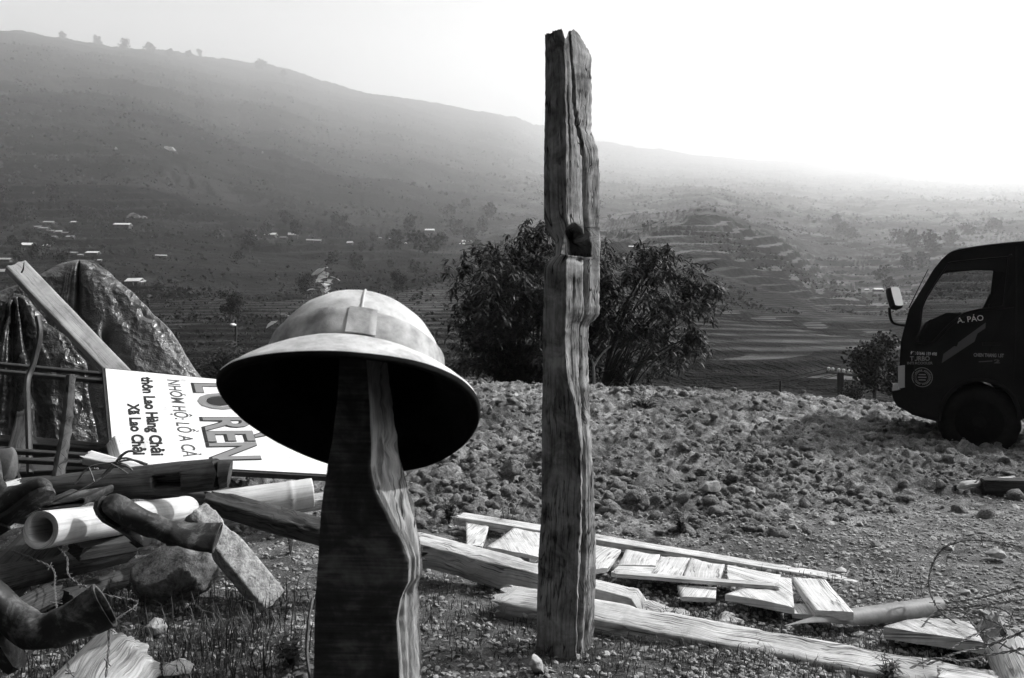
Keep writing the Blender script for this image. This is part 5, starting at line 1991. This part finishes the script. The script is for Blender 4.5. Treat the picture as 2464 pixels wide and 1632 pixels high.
# grass blades, weeds, litter
def blades(name, pts, L, w, m, label, cat, seed, lean=.6):
    rg = np.random.default_rng(seed)
    n = len(pts)
    P = np.asarray(pts)
    base = np.stack([P[:, 0], P[:, 1], gz(P[:, 0], P[:, 1]) - .004], -1)
    a = rg.uniform(0, 6.283, n)
    d = np.stack([np.cos(a), np.sin(a), np.zeros(n)], -1)
    s = np.stack([-np.sin(a), np.cos(a), np.zeros(n)], -1)
    L = L * rg.uniform(.5, 1.3, n)[:, None]
    ln = rg.uniform(.15, 1.2, n)[:, None] * lean
    z = np.array([0, 0, 1.])
    p1 = base + L * (.5 * z + .25 * ln * d)
    p2 = base + L * ((.95 - .35 * ln) * z + .8 * ln * d)
    w = w * rg.uniform(.6, 1.3, n)[:, None]
    V = np.stack([base - s * w, base + s * w, p1 + s * w * .8, p1 - s * w * .8, p2], 1)
    i = (np.arange(n) * 5)[:, None]
    F4 = (i + np.array([[0, 1, 2, 3]])).tolist()
    F3 = (i + np.array([[3, 2, 4]])).tolist()
    return tag(mk(name, V.reshape(-1, 3), F4 + F3, M[m], None, False), label, cat, kind="stuff")


def gdens(x, y):
    a = sstep(4.8, 3.9, y) * sstep(-.25, .25, fbm(np.stack([x, y], -1) * 1.7, 3, 81))
    strip = np.exp(-((y - (3.25 - .35 * (x - .8))) / .45) ** 2) * (x > -.6)
    left = (x < -1.0) * (y < 3.9) * .8
    return np.clip(a * .35 + strip * .9 + left * .6, 0, 1)


p = field(26000, 2.45, 5.0, 21, gdens, .75)
blades("grass", p, .06, .0019, "grass", "short dark grass growing thinly between the timbers", "grass", 22, 1.5)
p = field(9000, 2.5, 4.2, 23, lambda x, y: gdens(x, y) * (x < -.6), .75)
blades("weeds", p, .15, .0028, "grass", "long thin weeds tangled round the boulder and stump", "grass", 24, 1.0)
p = field(9000, 5., 13.8, 25, lambda x, y: sstep(.1, .4, fbm(np.stack([x, y], -1) * .8, 3, 83)) * .5)
blades("dry_grass", p, .035, .002, "litter", "dry grass stubble in the soil", "grass", 26)


def litter():
    rg = np.random.default_rng(31)
    p = field(20000, 2.5, 6.5, 30, lambda x, y: .35 + .5 * (x < -.2))
    n = len(p)
    L = .003 + .022 * rg.random(n) ** 4
    w = L * rg.uniform(.15, .6, n)
    a = rg.uniform(0, 6.283, n)
    d = np.stack([np.cos(a), np.sin(a), rg.uniform(-.3, .3, n)], -1) * L[:, None]
    s = np.stack([-np.sin(a), np.cos(a), rg.uniform(-.5, .5, n)], -1) * w[:, None]
    b = np.stack([p[:, 0], p[:, 1], gz(p[:, 0], p[:, 1]) + .006 + .004 * rg.random(n)], -1)
    V = np.stack([b - d - s * .4, b + s * -1, b + d, b + s, ], 1)
    V[:, 1, 2] += .003
    Fc = ((np.arange(n) * 4)[:, None] + np.array([[0, 1, 2, 3]])).tolist()
    tag(mk("leaf_litter", V.reshape(-1, 3), Fc, M["litter"], None, False), "dry chips and leaf litter scattered on the ground", "litter", kind="stuff")


litter()


def weed(px, py, hpx, n, label, seed, m="leaf", L=.07, w=.014):
    Y = F * H / (py - 816)
    b = W(px, py, Y); b.z = float(gz(b.x, b.y)) - .01
    rs = random.Random(seed)
    root = thing("weed", b, label, "weed")
    lv, lf = [], []
    st = MB()
    for i in range(n):
        a = rs.uniform(0, 6.283)
        h = hpx / F * Y * rs.uniform(.5, 1)
        t = b + Vector((math.cos(a) * h * rs.uniform(.1, .5), math.sin(a) * h * rs.uniform(.1, .5), h))
        P = spline([b, b.lerp(t, .5) + Vector((0, 0, h * .1)), t], 8)
        V, Fc, uv = loft_data(tube_data(P, .003, 4, .4)); st.add(V, Fc, uv)
        for q in P[2:]:
            for _ in range(2):
                aa = rs.uniform(0, 6.283)
                leaf_quads(lv, lf, q, (math.cos(aa), math.sin(aa), rs.uniform(0, .8)), L * rs.uniform(.5, 1), w, .2, rs)
    st.build("stem", M["bark"], root)
    mk("foliage", lv, lf, M[m], root, False)


weed(1080, 1262, 70, 12, "small leafy weed growing at the left end of the long plank", 1)
weed(1218, 1284, 110, 5, "thin tall weed growing up through the planks left of the tall post", 2, "grass", .05, .007)
weed(700, 1345, 90, 6, "wiry weed growing behind the leaning concrete block", 3, "grass", .05, .006)
weed(1640, 1290, 60, 14, "dark low weed in the soil behind the long plank", 4, "leaf", .05, .012)
weed(700, 1620, 90, 9, "small broad-leaved weed at the bottom beside the short post", 5, "grass", .06, .016)
weed(2140, 1640, 80, 12, "grassy weed growing against the longest beam's near end", 6, "grass", .07, .006)

# ------------------------------------------------------------------ across the valley: scrub, trees, houses
def scrub():
    rg = np.random.default_rng(5)
    V, Fc, n = [], [], 0
    N = 42000
    pxs = rg.uniform(-60, 2520, N); q = rg.random(N)
    cache = {}
    for px, t in zip(pxs, q):
        k = int(px // 6)
        if k not in cache:
            cache[k] = tcol(k * 6 + 3)
        a, d = cache[k]
        i = .10 + t * .88
        py = float(np.interp(i, _S, a)); D = float(np.interp(i, _S, d))
        x = (px - 1232) / F * D
        if px > 1250 and D < 900 and float(fbm(np.array([[x / 60, D / 60]]), 2, 9)[0]) < .12:
            continue
        if float(fbm(np.array([[x / 90, D / 90]]), 3, 19)[0]) < -.06 and rg.random() < .8:
            continue
        z = H + (816 - py) / F * D + float(tnoise(x, D, np.array(D)))
        z = float(terrace(np.array(x), np.array(D), np.array(z), np.array(D)))
        s = (1.2 + 3.2 * rg.random() ** 2) * D / F * 2.6
        s = min(s * rg.uniform(.6, 1.5), 14)
        for _ in range(5):
            c = np.array([x, D, z]) + rg.normal(0, .45, 3) * s * np.array([1, 1, .55]) + np.array([0, 0, .25 * s])
            e1 = rg.normal(0, 1, 3); e1 /= np.linalg.norm(e1)
            e2 = np.cross(e1, rg.normal(0, 1, 3)); e2 /= np.linalg.norm(e2)
            h = s * rg.uniform(.22, .5)
            V += [c - e1 * h, c + e2 * h * .8, c + e1 * h, c - e2 * h * .8]
            Fc.append((n, n + 1, n + 2, n + 3)); n += 4
    tag(mk("scrub", V, Fc, M["scrub"], None, False), "low scrub and bushes covering the far hillsides", "scrub", kind="stuff")


scrub()


def proto_tree(seed, trunk=.35, leaves=42, big=1.):
    rs = random.Random(seed)
    root = thing("hill_tree", (0, 0, 0), "x", "tree")
    tr = MB()
    V, Fc, uv = loft_data(tube_data(spline([(0, 0, -.1), (.02, .01, .3), (0, .02, .75)], 8), .03, 6, .4)); tr.add(V, Fc, uv)
    lv, lf = [], []
    lobes = [(rs.uniform(-.24, .24), rs.uniform(-.24, .24), rs.uniform(trunk, .85), rs.uniform(.12, .26)) for _ in range(11)]
    for lx, ly, lz, lr in lobes:
        V, Fc, uv = loft_data(tube_data([(0, 0, .3), (lx * .6, ly * .6, lz * .8), (lx, ly, lz)], .014, 4, .4)); tr.add(V, Fc, uv)
        for _ in range(leaves):
            v = Vector((rs.gauss(0, 1), rs.gauss(0, 1), rs.gauss(0, .8))).normalized() * lr * rs.uniform(.4, 1.05)
            c = Vector((lx, ly, lz)) + v
            e1 = Vector((rs.gauss(0, 1), rs.gauss(0, 1), rs.gauss(0, 1))).normalized()
            e2 = e1.cross(Vector((rs.gauss(0, 1), rs.gauss(0, 1), rs.gauss(0, 1)))).normalized()
            h = rs.uniform(.045, .09) * big
            n = len(lv)
            lv += [tuple(c - e1 * h), tuple(c + e2 * h * .7), tuple(c + e1 * h), tuple(c - e2 * h * .7)]
            lf.append((n, n + 1, n + 2, n + 3))
    tr.build("trunk", M["bark"], root)
    mk("crown", lv, lf, M["hill_leaf"], root, False)
    return root


protos = [proto_tree(11), proto_tree(12), proto_tree(13, trunk=.25), proto_tree(14, .28, 260, .38)]
used = [False] * 4


def tree_at(px, py, hpx, label, group, seed, D=None):
    p, d = thill(px, py)
    rs = random.Random(seed)
    i = 3 if seed < 10 else rs.randrange(3)
    s = hpx / F * d
    p.z -= .04 * s
    if not used[i]:
        used[i] = True
        o = protos[i]
        o.location, o.rotation_euler, o.scale = p, (0, 0, rs.uniform(0, 6)), (s, s, s)
        o["label"], o["group"] = label, group
        return o
    return dup(protos[i], p, rs.uniform(0, 6), s, label, group)


bpy.context.view_layer.update()
tree_at(2105, 965, 180, "tall dark tree below the bank just left of the truck", "trees below the bank", 1)
tree_at(2165, 965, 120, "dark rounded tree below the bank at the truck's front bumper", "trees below the bank", 2)
tree_at(2045, 985, 90, "low dark tree right behind the utility pole", "trees below the bank", 3)
tree_at(738, 695, 66, "dark round tree on the near spur directly left of the pale sapling", "trees on the near spur", 4)
tree_at(556, 775, 78, "dark tree with a pale trunk standing above the street lamp", "trees on the near spur", 5)
tree_at(958, 690, 62, "single dark tree on the near spur right of the helmet", "trees on the near spur", 6)
k = 10
hazy = [(300, 125, 30), (360, 128, 34), (410, 135, 26), (455, 138, 22), (480, 140, 20), (625, 172, 34), (680, 188, 22), (235, 108, 26), (150, 95, 24)]
for px, py, h in hazy:
    tree_at(px, py, h, "faint tree on the misty ridge line at the upper left", "trees on the misty ridge", k); k += 1
mid = [(600, 600, 60), (640, 545, 40), (690, 525, 40), (715, 560, 50), (770, 540, 36), (820, 545, 62), (840, 548, 46), (800, 625, 40), (860, 632, 44), (870, 600, 30), (950, 600, 60), (985, 545, 44), (1010, 610, 66), (1040, 612, 60),
       (1065, 590, 40), (1100, 548, 50), (1130, 570, 44), (1150, 600, 36), (1160, 545, 40), (1000, 650, 36), (940, 630, 26), (1080, 520, 40), (1120, 500, 36), (1180, 530, 46), (900, 560, 30), (570, 620, 36), (520, 560, 26)]
for px, py, h in mid:
    tree_at(px, py, h, "grey bushy tree among the small houses in the middle of the valley", "trees in the valley hamlet", k); k += 1
left = [(20, 520, 60), (60, 500, 70), (130, 470, 70), (180, 490, 60), (230, 510, 54), (40, 600, 60), (90, 610, 70), (150, 620, 60), (120, 570, 50), (210, 500, 50), (180, 540, 44), (10, 470, 60), (260, 490, 40), (70, 560, 50), (30, 560, 40), (140, 660, 50), (200, 650, 36)]
for px, py, h in left:
    tree_at(px, py, h * .72, "dark tree crowded round the hamlet on the left hillside", "trees in the left hamlet", k); k += 1
right = [(2025, 560, 50), (2050, 565, 44), (2010, 545, 36), (2170, 590, 50), (2200, 600, 60), (2240, 610, 60), (2290, 575, 46), (2330, 560, 40), (2390, 556, 46), (2120, 680, 46), (2140, 690, 40), (2180, 650, 40), (2215, 640, 50)]
for px, py, h in right:
    tree_at(px, py, h, "hazy tree in a gully on the right-hand slope above the truck", "trees in the right gully", k); k += 1

WALL = rocky("hut_wall", .04, .14, 3., .3, .05)
ROOFS = [rocky("bright_tin_roof", .6, .85, 3, .2, .02, .4), rocky("grey_fibre_roof", .22, .42, 3, .3, .03)]


def house(px, py, w_px, h_px, roof, label, seed, group=None, wing=False):
    p, d = thill(px, py)
    s = d / F
    rs = random.Random(seed)
    w, h = w_px * s, h_px * s
    dp = w * .6
    a = rs.uniform(-.25, .25)
    X = Vector((math.cos(a), math.sin(a), 0)); Yv = Vector((-math.sin(a), math.cos(a), 0)); Z = Vector((0, 0, 1))
    root = thing("hill_house", p, label, "house", group)
    mb = MB()
    V, Fc = box_data(p + Z * (h * .2), w * .92, dp * .86, h * .9, X, Yv); mb.add(V, Fc)
    mb.build("wall", WALL, root, False)
    rb = MB()
    e, r = h * .58, h * 1.05
    def P(x, y, z):
        return p + X * (x * w / 2) + Yv * (y * dp / 2) + Z * z
    for y0 in (-1.12, 1.12):
        V, Fc = prism([P(-1.05, y0, e), P(1.05, y0, e), P(1.05, 0, r), P(-1.05, 0, r)], Z * (h * .05)); rb.add(V, Fc)
    if wing:
        V, Fc = prism([P(1.05, -1.3, e * .75), P(1.45, -1.3, e * .75), P(1.45, .3, e * 1.2), P(1.05, .3, e * 1.2)], Z * (h * .05)); rb.add(V, Fc)
    rb.build("roof", ROOFS[roof], root, False)
    if w_px > 24:
        for q in (-.5, .1, .55):
            V, Fc = box_data(P(q, -.87, h * .28), w * .1, .06 * w * .2, h * .3, X, Yv)
            mk("window", V, Fc, M["steel"], root, False)


hs = [
    (325, 668, 38, 17, 0, "bright tin-roofed house alone on the left slope just above the tarpaulin", 1, None, True),
    (70, 572, 29, 13, 0, "bright tin-roofed hut with a thin mast behind it on the left hillside", None, None, False),
    (112, 568, 14, 8, 0, "tiny white gable right of the hut with the mast", None, None, False),
    (12, 640, 36, 16, 1, "long low house at the left edge above the leaning plank's top", None, None, False),
    (14, 612, 26, 10, 1, "grey roof at the left edge of the hillside hamlet", None, None, False),
    (118, 508, 22, 8, 1, "grey house at the top of the left hamlet", None, None, False),
    (178, 506, 14, 6, 0, "small bright roof at the top right of the left hamlet", None, None, False),
    (106, 528, 24, 7, 1, None, None, "houses in the left hamlet", False), (92, 524, 18, 6, 1, None, None, "houses in the left hamlet", False), (142, 535, 14, 6, 0, None, None, "houses in the left hamlet", False),
    (158, 540, 16, 7, 1, None, None, "houses in the left hamlet", False), (170, 551, 18, 8, 1, None, None, "houses in the left hamlet", False), (130, 548, 14, 6, 1, None, None, "houses in the left hamlet", False), (126, 533, 12, 6, 1, None, None, "houses in the left hamlet", False),
    (178, 583, 16, 6, 1, None, None, "houses in the left hamlet", False), (196, 600, 16, 6, 1, None, None, "houses in the left hamlet", False), (224, 600, 28, 9, 0, "bright-roofed house low in the left hamlet beside the dark trees", None, None, False), (240, 609, 10, 5, 0, None, None, "houses in the left hamlet", False),
    (296, 520, 36, 10, 0, "long white roof at the foot of the bright quarried patch", None, None, False),
    (388, 596, 25, 5, 0, "single long narrow white roof in the fields right of the left hamlet", None, None, False),
    (652, 545, 27, 11, 0, "white-roofed house at the left end of the valley hamlet", None, None, False),
    (706, 550, 24, 13, 1, "grey gabled house with a white end wall in the valley hamlet", None, None, False),
    (596, 545, 13, 7, 1, None, None, "huts in the valley hamlet", False), (612, 546, 11, 6, 1, None, None, "huts in the valley hamlet", False), (682, 556, 16, 6, 1, None, None, "huts in the valley hamlet", False), (746, 565, 17, 7, 1, None, None, "huts in the valley hamlet", False), (764, 564, 18, 7, 1, None, None, "huts in the valley hamlet", False),
    (842, 566, 14, 9, 0, None, None, "huts in the valley hamlet", False), (912, 555, 12, 5, 1, None, None, "huts in the valley hamlet", False), (1010, 558, 20, 7, 1, None, None, "huts in the valley hamlet", False), (974, 565, 10, 5, 0, None, None, "huts in the valley hamlet", False), (1034, 566, 20, 6, 1, None, None, "huts in the valley hamlet", False),
    (948, 556, 22, 9, 0, "bright white-roofed hut in the middle of the valley hamlet", None, None, False),
    (1034, 546, 22, 9, 0, "white-roofed house highest up in the valley hamlet", None, None, False),
    (1124, 568, 24, 9, 0, "bright white roof at the right end of the valley hamlet", None, None, False),
    (1112, 574, 14, 6, 0, "smaller white roof in front of the hamlet's rightmost house", None, None, False),
    (1518, 578, 18, 5, 0, "tiny white building on the terraces just right of the tall post", None, None, False),
    (2112, 694, 22, 8, 0, "white-roofed hut in the gully left of the truck's mirror", None, None, False),
    (2086, 692, 9, 5, 0, "tiny pale hut left of the hut in the gully", None, None, False),
]
for i, (px, py, w, h, rf, lab, _, grp, wing) in enumerate(hs):
    if lab is None:
        lab = "small grey-roofed hut crowded among the trees of the left hamlet" if "left" in grp else "little hut in the row of the valley hamlet between the brighter houses"
    house(px, py, w, h, rf, lab, i + 1, grp, wing)


def cliff(px, py, sx, sz, label, seed):
    p, d = thill(px, py)
    s = d / F
    boulder("rock_outcrop", p, sx * s * .5, sx * s * .22, sz * s * .55, ROCKW, label, "rock", seed, 4, .8, 0, 9)


ROCKW = rocky("white_rock_face", .08, .5, .12, 1., 1., fine=4)
cliff(410, 362, 34, 24, "pale rock face showing through the scrub high on the left hill", 3)
cliff(278, 350, 8, 14, "thin pale rock streak left of the rock face on the left hill", 4)
cliff(632, 380, 8, 12, "small pale rock on the slope right of the rock face", 5)
cliff(322, 502, 46, 22, "bright quarried earth patch beside the left hamlet", 6)
cliff(346, 506, 20, 14, "smaller bright quarried patch right of the larger one", 7)

# ------------------------------------------------------------------ the air between here and the mountains
def make_haze():
    lo, hi = Vector((-9000, -400, -140)), Vector((11000, 10500, 2150))
    V, Fc = box_data((lo + hi) / 2, *(hi - lo))
    m = bpy.data.materials.new("mountain_haze")
    m.use_nodes = True
    nt = m.node_tree
    nt.nodes.remove(nt.nodes["Principled BSDF"])
    v = nd(nt, "VolumePrincipled", {"Color": gr(.99), "Density": HAZE, "Anisotropy": .58})
    nt.links.new(v.outputs[0], nt.nodes["Material Output"].inputs["Volume"])
    struct(mk("haze", V, Fc, m, smooth=False), "stuff")


make_haze()
